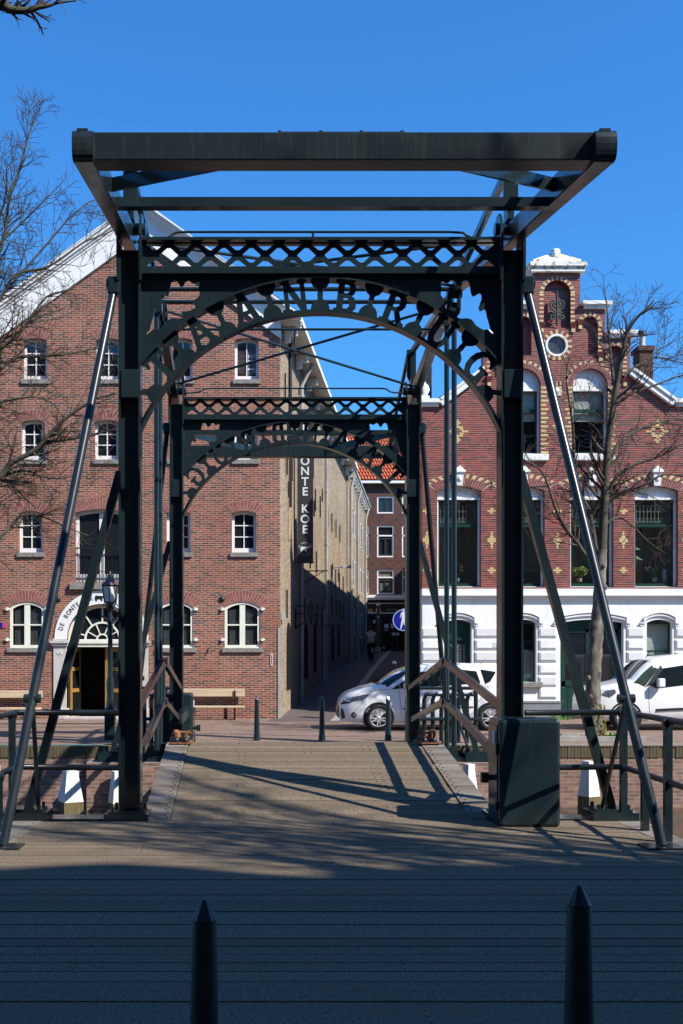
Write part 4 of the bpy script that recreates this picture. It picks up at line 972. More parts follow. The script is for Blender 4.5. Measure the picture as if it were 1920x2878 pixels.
# cream ornaments in the brickwork
def cross(u, v, rowsn, name='cream_cross'):
    m = MB(); h = .0619; k = len(rowsn)
    for i, wd in enumerate(rowsn):
        z0 = HZ(v)+(k/2-i-1)*h
        segs = wd if isinstance(wd, list) else [(-wd/2, wd/2)]
        for a, b in segs: m.box(HX(u)+a, HX(u)+b, YH-.006, YH+.01, z0+.005, z0+h-.005)
    m.build(name, M['creambrick'], fw)
for u in (1200, 1382, 1567, 1752, 1930):
    cross(u, 1436, [.10,.24,.10]); cross(u, 1518, [.055,.055,.11,.24,.24,.11,.055,.055]); cross(u, 1603, [.10,.24,.10])
big = [.1,.19,.1,.33,[(-.18,-.07),(.07,.18)],[(-.32,-.17),(.13,.32)],[(-.18,-.07),(.07,.18)],.33,.1,.19,.1]
for u in (1285, 1848): cross(u, 1213, big)
cross(1567, 1197, [.1,.19,.28,.19,.1])
m = MB(); m.box(HX(1551), HX(1578), YH-.03, YH+.01, HZ(1112), HZ(1088)); m.ball((HX(1565),YH-.03,HZ(1100)),.09,8,0,(1,.3,1)); m.build('stone_plaque', pmat('carved_plaque',(.66,.66,.46),(.30,.30,.2),14,.8,lo=.5,hi=.6), fw)
m = MB()
for i in range(7): m.box(HX(1547)+i*.055, HX(1547)+i*.055+.04, YH-.006, YH+.01, HZ(1087), HZ(1072), i%2+1)
m.build('soldier_course', WA, fw)
# wrought iron anchor
m = MB(); xk = HX(1565); YA = YH-.03
m.tube([(xk,YA,HZ(916)),(xk,YA,HZ(822))],.034,6)
for s in (-1,1):
    def sc_(pts): m.tube(spline([(xk+s*a,YA,HZ(865)+b) for a,b in pts],5),.026,6)
    sc_([(.02,-.14),(.16,-.02),(.20,.12),(.12,.20),(.05,.14),(.09,.08)]); sc_([(.02,-.02),(.10,.02),(.12,.1),(.06,.13)])
    sc_([(.02,-.16),(.10,-.24),(.19,-.22)]); sc_([(.02,-.22),(.14,-.34),(.2,-.28),(.15,-.25)]); sc_([(.02,-.12),(.12,-.16),(.16,-.12)])
m.ball((xk,YA,HZ(828)),.05,8,0,(.8,.5,2)); m.ball((xk,YA,HZ(910)),.04,8); m.build('iron_anchor', pmat('verdigris_iron',(.03,.05,.045),(.02,.03,.028)), fw)
# caps
def cap(u0, u1, v0, v1, name='coping_stone', mat='white', d=.16):
    m = MB(); zt_, zb_ = HZ(v0), HZ(v1); m.box(HX(u0), HX(u1), YH-d, YH+.55, zb_+(zt_-zb_)*.45, zt_); m.box(HX(u0)+.06, HX(u1)-.06, YH-d*.6, YH+.5, zb_, zb_+(zt_-zb_)*.45); m.build(name, M[mat], hs, bevel=.012)
cap(1634,1718,849,869); cap(mir(1718),mir(1634),849,869); cap(1704,1788,931,951); cap(mir(1788),mir(1704),931,951)
cap(1892,1950,1123,1144); cap(mir(1950),mir(1892),1123,1144)
for s in (1,-1):
    m = MB(); f = (lambda u: u) if s > 0 else mir
    a = Vector((HX(f(1772)), YH+.2, HZ(1046))); b = Vector((HX(f(1893)), YH+.2, HZ(1134))); m.bar(a, b, .68, .2); m.bar(a+Vector((0,0,.1)), b+Vector((0,0,.1)), .76, .07); m.build('raking_coping', M['white'], hs)
m = MB(); m.box(HX(1486),HX(1645),YH-.2,YH+.75,HZ(753),HZ(741)); m.box(HX(1490),HX(1640),YH-.14,YH+.7,HZ(767),HZ(753))
x0,x1 = HX(1498),HX(1632); zb_ = HZ(741); zk = HZ(731)
m.box(x0,x1,YH-.06,YH+.6,zb_,zk); xm = HX(1565)
m.add([(x0,YH-.06,zk),(x1,YH-.06,zk),(x1,YH+.6,zk),(x0,YH+.6,zk),(xm-.12,YH+.2,HZ(705)),(xm+.12,YH+.2,HZ(705)),(xm+.12,YH+.34,HZ(705)),(xm-.12,YH+.34,HZ(705))],[(0,1,5,4),(1,2,6,5),(2,3,7,6),(3,0,4,7),(4,5,6,7)])
m.lathe((xm,YH+.12,HZ(712)),[(.13,-.1),(.13,.12),(.1,.15),(.02,.16)],14); m.build('gable_cap', M['lichen'], hs)
m = MB(); fx = HX(1192); m.box(fx-.16,fx+.16,YH+.0,YH+.32,HZ(1132),HZ(1112)); m.lathe((fx,YH+.16,HZ(1112)),[(.10,0),(.14,.08),(.19,.2),(.15,.32),(.07,.4),(.06,.5),(.09,.56),(.04,.66),(.01,.72)],14); m.build('finial', M['white'], hs)
m = MB(); m.box(HX(1205),HX(1228),YH+.9,YH+1.6,HZ(1132),HZ(1004)); m.build('chimney', M['chimbrick'], hs)
m = MB(); Yc = YH+3; cx = lambda u: px(u,Yc); cz_ = lambda v: pz(v,Yc); m.box(cx(1798),cx(1836),Yc,Yc+.6,cz_(1090),cz_(985)); m.box(cx(1793),cx(1840),Yc-.06,Yc+.66,cz_(985),cz_(972)); ch = m.build('chimney', M['brownbrick'], hs)
m = MB(); m.lathe((cx(1815),Yc+.3,cz_(972)),[(.12,0),(.09,.14),(.085,.42)],12); m.lathe((cx(1815),Yc+.3,cz_(972)+.42),[(.13,0),(.13,.12),(.02,.14)],12,1); m.build('chimney_pot', [M['gutter'],M['black']], ch)
# ---- upper windows
def interior(fo, x0, x1, z0, z1, mat='room', d=1.2):
    m = MB(); y0, y1 = YH+.37, YH+d
    m.add([(x0-.3,y0,z0-.1),(x1+.3,y0,z0-.1),(x1+.3,y1,z0-.1),(x0-.3,y1,z0-.1),(x0-.3,y0,z1+.1),(x1+.3,y0,z1+.1),(x1+.3,y1,z1+.1),(x0-.3,y1,z1+.1)],[(0,1,2,3),(7,6,5,4),(3,2,6,7),(0,3,7,4),(1,5,6,2)]); m.build('room', M[mat], fo)
for a,b,c,d in wins2:
    x0,x1,z0,z1 = HX(a),HX(b),HZ(d),HZ(c); r = (x1-x0)/2*.92; zt_ = HZ(1093)
    m = MB(); lo = opening(x0,x1,z0,z1,r,16); li = [(x0+.055,z0+.06),(x1-.055,z0+.06),(x1-.055,zt_),(x0+.055,zt_)]
    m.plate([lo,li],.08,facing(0,YH+.20,0)); m.box(x0,x1,YH+.13,YH+.2,zt_-.03,zt_+.03); fo = m.build('window', M['white'], hs)
    m = MB(); m.plate([li,[(p+(.045 if p<(x0+x1)/2 else -.045), q+(.05 if q<zt_-.1 else -.04)) for p,q in li]],.06,facing(0,YH+.24,0)); m.box(x0+.06,x1-.06,YH+.2,YH+.26,HZ(1156),HZ(1146)); m.build('sash', M['green'], fo)
    m = MB(); m.box(x0+.06,x1-.06,YH+.26,YH+.265,z0+.05,zt_); m.build('pane', M['clear'], fo)
    m = MB(); m.box(x0+.06,x1-.06,YH+.30,YH+.31,HZ(1147),zt_); m.box(x0+.06,x1-.06,YH+.33,YH+.34,HZ(1178),HZ(1147)); m.build('blind', M['blind'], fo)
    interior(fo,x0,x1,z0,z1,'dark')
    m = MB(); m.box(x0-.09,x1+.2,YH-.12,YH+.2,z0-.19,z0-.002); m.build('sill', M['white'], fo, bevel=.02)
for (a,b,c,d) in wins1:
    x0,x1,z0,z1 = HX(a),HX(b),HZ(d),HZ(c); zt_ = HZ(1403)
    m = MB(); lo = opening(x0,x1,z0,z1,.13); li = [(x0+.06,z0+.03),(x1-.06,z0+.03),(x1-.06,zt_),(x0+.06,zt_)]
    m.plate([lo,li],.08,facing(0,YH+.20,0)); m.box(x0+.0,x1-.0,YH+.12,YH+.2,zt_-.0,zt_+.06); fo = m.build('window', M['white'], hs)
    m = MB(); zz = HZ(1475); m.plate([li,[(p+(.045 if p<(x0+x1)/2 else -.045), q+(.09 if q<zt_-.1 else -.05)) for p,q in li]],.06,facing(0,YH+.24,0)); m.box(x0+.06,x1-.06,YH+.19,YH+.26,zz-.045,zz+.045); m.build('sash', M['green'], fo)
    m = MB(); m.box(x0+.06,x1-.06,YH+.26,YH+.265,z0+.03,zt_); m.build('pane', M['clear'], fo)
    m = MB(); y = YH+.272; xa_, xb_ = x0+.14, x1-.14; za_, zb_ = zz+.08, zt_-.12   # leaded tracery
    n = 9
    for i in range(n+1):
        x = xa_+(xb_-xa_)*i/n; m.box(x-.006,x+.006,y,y+.006,za_,zb_)
        if i < n:
            xm = x+(xb_-xa_)/n/2; h = .09
            for s in (1,-1):
                e = zb_ if s>0 else za_
                m.bar((x,y+.004,e-s*h),(xm,y+.004,e),.008,.008,up=(0,1,0)); m.bar((xm,y+.004,e),(x+(xb_-xa_)/n,y+.004,e-s*h),.008,.008,up=(0,1,0)); m.bar((x,y+.004,e),(x+(xb_-xa_)/n,y+.004,e-s*h*1.3),.006,.006,up=(0,1,0))
    for k in (.25,.62): m.box(xa_,xb_,y,y+.006,za_+(zb_-za_)*k-.005,za_+(zb_-za_)*k+.005)
    m.build('leaded_light', M['lead'], fo)
    m = MB(); m.box(x0+.55,x0+.95,YH+.9,YH+.94,z0,zt_); m.build('curtain', pmat('beige_curtain',(.22,.19,.14),(.16,.14,.10),8,.9), fo)
    interior(fo,x0,x1,z0,z1,'room',1.3)
# ---- white rendered ground floor
zc0, zc1 = HZ(1690), HZ(1655)
xl_, xr_ = HX(mir(1943)), HX(1943)
m = MB(); m.box(xl_-.02,xr_+.02,YH-.10,YH+.34,HZ(1672),zc1); m.box(xl_-.02,xr_+.02,YH-.16,YH+.34,HZ(1675),HZ(1672)); m.box(xl_,xr_,YH-.09,YH+.34,HZ(1681),HZ(1675)); m.box(xl_,xr_,YH-.05,YH+.34,HZ(1686),HZ(1681)); m.build('string_course', M['white'], hs)
gops = [(1250,1326,1741,2020,'door'),(1438,1508,1741,1917,'win'),(1575,1753,1741,2020,'gate'),(1818,1890,1741,1920,'win')]
holesg = []
for a,b,c,d,k in gops:
    holesg.append(opening(HX(a),HX(b),HZ(d) if k=='win' else G-.08,HZ(c),.10))
m = MB(); m.plate([[(xl_,G-.1),(xr_,G-.1),(xr_,HZ(1686)),(xl_,HZ(1686))]]+holesg,.34,facing(0,YH+.17,0)); gw = m.build('rendered_wall', M['whitewall'], hs)
for (a,b,c,d,k) in gops:    # hood moulds
    x0,x1 = HX(a),HX(b); m = MB()
    for off, th, pr in ((.10,.05,.05),(.17,.035,.075)):
        zs_ = HZ(1752); zr = HZ(c)+off+.02; w_ = x1-x0
        pts = [(x0-.62,zs_-.18+off*.2),(x0-.30,zs_-.18+off*.2)] if False else []
        arcp = [(p,q+off) for p,q in seg(x0-.06,x1+.06,HZ(c)-.10,.13,14)][::-1]
        path = [(x0-.20,zs_+.0+off-.16),(x0-.06-.02,zs_+off-.16),(x0-.06-.02,arcp[0][1]-.02)]+arcp+[(x1+.08,arcp[-1][1]-.02),(x1+.08,zs_+off-.16),(x1+.20,zs_+off-.16)]
        for i in range(len(path)-1): m.bar((path[i][0],YH-.0,path[i][1]),(path[i+1][0],YH-.0,path[i+1][1]),pr*2,th,up=(0,0,1) if abs(path[i+1][0]-path[i][0])>.01 else (1,0,0))
    m.build('hood_mould', M['white'], gw)
blocks = [(1182,1244),(1332,1432),(1511.5,1568),(1759,1813),(1895,1943)]
for (a,b) in blocks:
    w_ = HX(b)-HX(a)
    for i, v in enumerate((1763,1797,1831,1866,1900,1934)):
        if a == 1332 and False: pass
        m = MB(); m.box(HX(a)+.03,HX(b)-.03,YH-.035,YH+.02,HZ(v+28),HZ(v)); bl = m.build('rustic_block', M['whitewall'], gw, bevel=.015)
        m = MB(); m.box(HX(a)+.07,HX(b)-.07,YH-.052,YH-.03,HZ(v+24),HZ(v+4)); m.build('block_face', M['vermic'] if i%2==0 else M['whitewall'], bl)
seglist = [(1180,1250),(1326,1575),(1753,1943)]
for (a,b) in seglist: m = MB(); m.box(HX(a),HX(b),YH-.06,YH+.02,G-.05,HZ(1974)); m.box(HX(a),HX(b),YH-.08,YH+.02,HZ(1976),HZ(1970)); m.build('plinth', M['plinth'], hs)
for (a,b,c,d,k) in gops:
    x0,x1,z1 = HX(a),HX(b),HZ(c)
    if k == 'win':
        z0 = HZ(d); m = MB(); lo = opening(x0,x1,z0,z1,.10); li = [(x0+.05,z0+.06),(x1-.05,z0+.06),(x1-.05,z1-.13),(x0+.05,z1-.13)]; m.plate([lo,li],.07,facing(0,YH+.2,0)); zz = z0+(z1-z0)*.50; m.box(x0+.04,x1-.04,YH+.15,YH+.22,zz-.03,zz+.03); fo = m.build('window', M['green'], hs)
        m = MB(); m.box(x0+.04,x1-.04,YH+.235,YH+.24,z0,z1); m.build('pane', M['clear'], fo)
        if a > 1700:
            m = MB(); m.box(x0,x1,YH+.30,YH+.31,z0,z1); m.build('blind', M['blind'], fo)
        else:
            m = MB(); m.box(x0,x1,YH+.34,YH+.345,z0,z0+.9,0)
            for i in range(7): m.box(x0+.06+i*.09,x0+.068+i*.09,YH+.30,YH+.31,z0,z0+.85,1)
            for i in range(10): m.box(x0,x1,YH+.30,YH+.31,z0+.05+i*.085,z0+.058+i*.085,1)
            m.build('window_grille', [M['blind'],M['black']], fo)
        interior(fo,x0,x1,z0,z1,'dark',.9)
        m = MB(); m.box(x0-.06,x1+.16,YH-.13,YH+.2,z0-.15,z0-.002); m.build('sill', M['stone'], fo, bevel=.015)
    elif k == 'door':
        m = MB(); Yd = YH+.24; m.box(x0,x1,Yd,Yd+.08,G,z1); m.box(x0,x0+.07,Yd-.05,Yd,G,z1,0); m.box(x1-.07,x1,Yd-.05,Yd,G,z1,0); zz = HZ(1795); m.box(x0,x1,Yd-.06,Yd,zz-.04,zz+.04,0); m.box(x0+.12,x1-.12,Yd-.03,Yd,G+.15,G+.85,0)
        m.box(x0+.16,x1-.16,Yd-.012,Yd,G+1.0,zz-.12,1)
        xs = [x0+.2,x0+.3,x0+.4,x0+.5,x0+.6]
        for i, x in enumerate(xs):
            z = G+1.05
            while z < zz-.2:
                m.tube([(x+.035*math.cos(t),Yd-.03,z+.04+.035*math.sin(t)) for t in (0,1.2,2.4,3.6,4.8,6.1)],.007,4,2); z += .085
        m.build('front_door', [M['green'],M['glass'],M['lead']], hs)
    else:
        xm = (x0+x1)/2; Yd = YH+.24
        m = MB(); m.box(x0,x1,Yd+.05,Yd+.08,G,z1)
        m.box(x0,x0+.09,Yd-.04,Yd+.05,G,z1); m.box(x1-.09,x1,Yd-.04,Yd+.05,G,z1); m.box(x0,x1,Yd-.04,Yd+.05,HZ(1767),z1); gf = m.build('gate_frame', M['green'], hs)
        for s in (0,1):
            xa_, xb_ = (x0+.09,xm-.004) if s==0 else (xm+.004,x1-.09)
            m = MB(); zt_ = HZ(1768); m.box(xa_,xa_+.11,Yd-.02,Yd+.03,G+.02,zt_); m.box(xb_-.11,xb_,Yd-.02,Yd+.03,G+.02,zt_); m.box(xa_,xb_,Yd-.02,Yd+.03,zt_-.10,zt_); m.box(xa_,xb_,Yd-.02,Yd+.03,HZ(1930),HZ(1915)); m.box(xa_,xb_,Yd-.02,Yd+.03,G+.02,G+.16)
            m.box(xa_+.1,xb_-.1,Yd,Yd+.02,G+.1,HZ(1925)); m.box(xa_+.2,xb_-.2,Yd-.012,Yd,G+.26,HZ(1938))
            for zz in (.5,.9,1.6,2.3): m.ball((xa_+.05,Yd-.03,G+zz),.022,6,1); m.ball((xb_-.05,Yd-.03,G+zz),.022,6,1)
            gl = m.build('gate_leaf', [M['green'],M['chrome']], gf)
            m = MB(); m.box(xa_+.11,xb_-.11,Yd+.0,Yd+.006,HZ(1915),zt_-.1); m.build('pane', M['glass'], gl)
            m = MB(); m.box(xa_+.11,xb_-.11,Yd+.02,Yd+.03,HZ(1915),zt_-.1); m.build('curtain', M['curtain'], gl)
m = MB(); m.box(HX(1385),HX(1400),YH-.06,YH-.04,HZ(1819),HZ(1806)); m.build('house_number', M['signwhite'], gw)
# ---- side and back walls, roof
SD = 12.0
def side(x, k): return Vector((x + .162*k, YH+k, 0))
m = MB(); a, b = side(xl_,.02), side(xl_,SD); m.add([(a.x,a.y,G-.2),(b.x,b.y,G-.2),(b.x,b.y,HZ(1146)),(a.x,a.y,HZ(1146))],[(3,2,1,0)])
a2, b2 = side(xr_-.02,.02), side(xr_,SD); m.add([(a2.x,a2.y,G-.2),(b2.x,b2.y,G-.2),(b2.x,b2.y,HZ(1146)),(a2.x,a2.y,HZ(1146))],[(0,1,2,3)])
m.add([(b.x,b.y,G),(b2.x,b2.y,G),(b2.x,b2.y,HZ(1146)),((b.x+b2.x)/2,b.y,HZ(900)),(b.x,b.y,HZ(1146))],[(0,1,2,3,4)]); m.build('side_wall', M['winered'], hs)
m = MB(); r0 = Vector((HX(UC),YH+.3,HZ(905))); r1 = r0+Vector((.162*SD,SD,0)); e = HZ(1142)
m.add([r0,r1,(b.x,b.y,e),(a.x,a.y+.3,e),(b2.x,b2.y,e),(a2.x,a2.y+.3,e)],[(0,3,2,1),(0,1,4,5)]); m.build('roof', M['roofdark'], hs)

# potted plants on the sills
def pot(u, Y, z, name, label, kind):
    x = px(u, Y); r = thing(name, (x, Y, z), label, 'plant', None)
    m = MB(); m.lathe((x,Y,z),[(.05,0),(.075,.10),(.08,.12)],10,0)
    m.lathe((x,Y,z-.0),[(.09,.0),(.10,.02)],10,1) if kind=='lemon' else None
    m.build('flowerpot', [M['pot'],M['terra']], r)
    m = MB(); rr = random.Random(hash(kind)%99+3)
    if kind == 'lemon':
        m.tube([(x,Y,z+.1),(x+.01,Y,z+.24)],.012,5,0)
        for i in range(130):
            d_ = Vector((rr.gauss(0,1),rr.gauss(0,.8),rr.gauss(0,.8))).normalized()*rr.uniform(.08,.23); c = Vector((x,Y,z+.33))+Vector((d_.x*1.15,d_.y*.6,d_.z*.75))
            t = Vector((rr.gauss(0,1),rr.gauss(0,1),rr.gauss(0,1))).normalized()*.04; q = t.orthogonal().normalized()*.018; m.add([c-t,c+q,c+t,c-q],[(0,1,2,3)],0)
        for i in range(26):
            d_ = Vector((rr.gauss(0,1),-abs(rr.gauss(0,1)),rr.gauss(0,1))).normalized()*.2; m.ball((x+d_.x*1.1,Y+d_.y*.5,z+.33+d_.z*.7),.022,6,1)
    elif kind == 'lavender':
        for i in range(46):
            a_ = rr.uniform(0,2*PI); l = rr.uniform(.2,.42); t = rr.uniform(.1,.75); e_ = Vector((x+math.cos(a_)*t*l,Y+math.sin(a_)*t*l*.5,z+.1+l*(1-t*.5))); m.tube([(x,Y,z+.1),tuple((Vector((x,Y,z+.1))+e_)/2+Vector((0,0,.05))),tuple(e_)],[.012,.01,.005],4,0)
            if i%4==0: m.tube([tuple(e_),tuple(e_+Vector((0,0,.07)))],.014,5,1)
    elif kind == 'aloe':
        for i in range(9):
            a_ = rr.uniform(0,2*PI); l = rr.uniform(.25,.38); m.tube([(x,Y,z+.1),(x+.05*math.cos(a_),Y+.03*math.sin(a_),z+.1+l*.6),(x+.12*math.cos(a_)*rr.random(),Y,z+.1+l)],[.022,.018,.003],5,0)
    else:
        for i in range(5):
            a_ = rr.uniform(-.5,.5); e_ = Vector((x+.04+a_*.18,Y,z+rr.uniform(.34,.5))); m.tube([(x,Y,z+.1),tuple((Vector((x,Y,z+.1))+e_)/2+Vector((.02,0,.02))),tuple(e_)],.008,4,0); m.ball(tuple(e_),.035,7,1,(1.2,.7,.9))
    m.build('foliage', [M['leaf'], M['purple'] if kind=='lavender' else M['lemon']], r)
ys = YH+.45; zz = HZ(1650)+.03
def shelf(a): pass
pot(1629,ys,pz(1637,ys),'potted_plant','round citrus plant with yellow fruit in a white pot in the window behind the tree','lemon')
pot(1841,ys,pz(1636,ys),'potted_plant','lavender in a white bowl inside the rightmost leaded window','lavender')
pot(1467,ys,pz(1637,ys),'potted_plant','small upright aloe in a pale pot in the window next to the right post','aloe')
pot(1287,ys,pz(1637,ys),'potted_plant','yellow daffodils in the leaded window behind the lift rods','daffodil')
m = MB()
for (z, l) in ((1550,.35),(1545,.3),(1572,.42),(1578,.25)):
    a = Vector((HX(1786),YH+.5,pz(z,YH+.5))); b = a+Vector((l,.05,.06 if z<1560 else -.02)); c = (a+b)/2+Vector((0,0,.07)); w_ = Vector((0,.02,.05)); m.add([a,c-w_,b,c+w_],[(0,1,2,3)])
r = m.build('potted_plant', M['leaf']); tag(r, 'long green plant leaves reaching in from the left side of the rightmost leaded window', 'plant')
m = MB(); m.box(HX(1878),HX(1890),YH+.44,YH+.46,pz(1634,YH),pz(1596,YH)); r = m.build('window_card', M['pot']); tag(r, 'plain white card standing in the rightmost leaded window', 'card')
# ================================================================ ground, water, quay
def sheet(name, mat, x0, x1, y0, y1, z):
    m = MB(); m.add([(x0,y0,z),(x1,y0,z),(x1,y1,z),(x0,y1,z)],[(0,1,2,3)]); return m.build(name, mat, kind='structure')
YQ = 21.95
sheet('far_street', M['pave'], -90, 90, YQ+.35, 200, G)
sheet('near_street', M['asphalt'], -90, 90, -90, 6.5, -.12)
sheet('canal_water', M['water'], -140, 140, 6.5, YQ, -1.03)
q = MB(); q.box(-90,90,6.2,6.5,-3,-.12); q.build('near_quay_wall', M['quaybrick'], kind='structure')
q = MB(); q.box(-60,60,YQ,YQ+.35,-2.5,-.0); qw = q.build('quay_wall', M['quaybrick']); tag(qw, 'mossy brick quay wall along the far side of the canal', 'wall')
q = MB(); x = -12.0
while x < 14:
    w = .066; j = RN.uniform(-.008,.008); q.box(x+.004, x+w-.004, YQ-.015+j, YQ+.34, -.02, .205+j*.5); x += w
q.build('coping_course', M['moss'], qw)
q = MB()
for a,b in ((2.9,5.0),(5.02,6.9),(6.92,8.9),(8.92,11),(11.02,13)): q.box(a,b,YQ-.03,YQ+.55,.206,.225+RN.uniform(0,.004))
q.build('coping_stone', pmat('worn_coping_stone',(.26,.215,.17),(.18,.15,.11),4,.9), qw)
# bridge piers
for y0,y1 in ((YQ-.55,YQ+.0),(12.9,13.6)):
    q = MB(); q.box(XC-4.1,XC+4.1,y0,y1,-2.5,-.07); p = q.build('bridge_pier', M['quaybrick']); tag(p, 'brick pier carrying the farther portal at the quay wall' if y0>20 else 'brick pier under the nearer portal and deck end', 'pier')
# low concrete slabs at the tree pit and kerbs
q = MB(); Yk = 23.0; q.box(px(1566,Yk),px(1818,Yk),Yk,Yk+.14,G,G+.10); q.box(px(1566,Yk),px(1566,Yk)+.14,Yk+.14,Yk+1.2,G,G+.10); q.box(px(1566,Yk),px(1780,Yk),Yk+1.2,Yk+1.34,G,G+.09); o = q.build('tree_pit_kerb', M['kerb']); tag(o, 'low concrete kerb framing the pit of the right tree', 'kerb')
q = MB(); q.add([(px(1566,Yk)+.14,Yk+.14,G+.03),(px(1800,Yk),Yk+.14,G+.03),(px(1790,Yk),Yk+1.2,G+.03),(px(1566,Yk)+.14,Yk+1.2,G+.03)],[(0,1,2,3)]); q.build('tree_pit_soil', M['kerb'], kind='structure')
for xx in (4.95, 6.0): pass
# alley floor rising between the walls
prof = [(-1.3,.226),(0,.24),(6,.60),(12,.98),(20,1.45),(30,1.93),(42.5,2.45)]
xe = px(1182,YH)+.0
def astrip(name, mat, o0, o1, dz):
    m = MB(); vs = []
    for t,z in prof:
        a = Vector((xR+.162*t, YW+t, z+dz)); wv = Vector((1,0,0)); vs += [a+wv*o0, a+wv*o1]
    fs = [(2*i,2*i+1,2*i+3,2*i+2) for i in range(len(prof)-1)]; m.add(vs, fs); return m.build(name, mat, kind='structure')
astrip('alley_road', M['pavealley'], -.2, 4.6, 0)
astrip('alley_gutter', M['kerb'], 1.55, 1.80, .008); astrip('alley_gutter', M['kerb'], 3.35, 3.55, .008)
# second building on the left of the alley
b2h = thing('alley_house', tuple(alley(32)), 'pale stuccoed brick building with bracketed white cornice deeper in the alley on the left', 'house')
def aw(t0,t1,z0,z1,name,mat,par,off=0.0):
    m = MB(); a=alley(t0,off); b=alley(t1,off); c=alley(t1,off-.5); e=alley(t0,off-.5); m.hexa([(e.x,e.y,z0),(a.x,a.y,z0),(b.x,b.y,z0),(c.x,c.y,z0),(e.x,e.y,z1),(a.x,a.y,z1),(b.x,b.y,z1),(c.x,c.y,z1)]); return m.build(name, mat, par)
z2 = 12.0
b2w = aw(25.0,41.4,.5,z2,'wall',M['yellowbrick'],b2h,.10)
m = MB(); a=alley(25.3,.18,z2); b=alley(41.3,.18,z2); m.bar(a,b,.5,.12); m.bar(a-Vector((0,0,.14)),b-Vector((0,0,.14)),.36,.16); m.build('cornice', M['gutter'], b2h)
for i in range(12):
    m = MB(); c=alley(25.9+i*1.25,.2,z2-.4); m.bar(c-ALD*.07,c+ALD*.07,.32,.3); m.build('bracket', M['gutter'], b2h)
m = MB(); a=alley(25.3,0,z2); m.box(a.x-7,a.x,a.y,a.y+16,.5,z2-.02); m.add([(a.x-7,a.y,z2),(a.x+.4,a.y,z2),(a.x+3.0,a.y+16,z2),(a.x-7,a.y+16,z2),(a.x-3,a.y+2,z2+2.6),(a.x-1.5,a.y+15,z2+2.6)],[(0,1,4),(1,2,5,4),(2,3,5),(3,0,4,5)]); m.build('roof', M['roofdark'], b2h)
for t in (28,34): 
    m = MB(); c=alley(t,-.3); m.box(c.x-.9,c.x+.15,c.y-.7,c.y+.7,z2,z2+1.7); m.build('dormer', M['white'], b2h)
for t in (26.2,31.6,39.5):
    m = MB(); c=alley(t,.2); m.tube([(c.x,c.y,1.6),(c.x,c.y,z2-1.0),tuple(alley(t,.38,z2-.3))],.075,8); m.build('downpipe', M['gutter'], b2h)
for zz in (3.2,5.9,8.7):
    for t in (28.2,30,33.4,35.4,37.4):
        m = MB(); q_=alley(t,.115); Mx=Matrix(((ALD.x,0,n3.x,q_.x),(ALD.y,0,n3.y,q_.y),(0,1,0,zz),(0,0,0,1))); m.plate([[(-.4,0),(.4,0),(.4,1.5),(-.4,1.5)]],.03,Mx); f_=m.build('window', M['white'], b2h)
        m = MB(); q_=alley(t,.135); Mx=Matrix(((ALD.x,0,n3.x,q_.x),(ALD.y,0,n3.y,q_.y),(0,1,0,zz),(0,0,0,1))); m.plate([[(-.33,.08),(.33,.08),(.33,1.42),(-.33,1.42)]],.03,Mx); m.build('pane', M['glass'], f_)
# buildings on the right of the alley behind the gabled house
rb = thing('brick_annex', (9,50,1), 'plain brick building behind the gabled house shading the alley', 'house')
m = MB(); a=side(xl_,12.1); b=side(xl_,41.5); m.hexa([(a.x,a.y,0),(a.x+8,a.y,0),(b.x+8,b.y,0),(b.x,b.y,0),(a.x,a.y,9.3),(a.x+8,a.y,9.3),(b.x+8,b.y,9.3),(b.x,b.y,9.3)]); m.build('wall', M['brownbrick'], rb)
m = MB(); m.add([(a.x-.2,a.y,9.3),(b.x-.2,b.y,9.3),(b.x+8,b.y,9.3),(a.x+8,a.y,9.3),(a.x+4,a.y,11.2),(b.x+4,b.y,11.2)],[(0,4,5,1),(3,2,5,4),(0,3,4),(1,5,2)]); m.build('roof', M['roofdark'], rb)
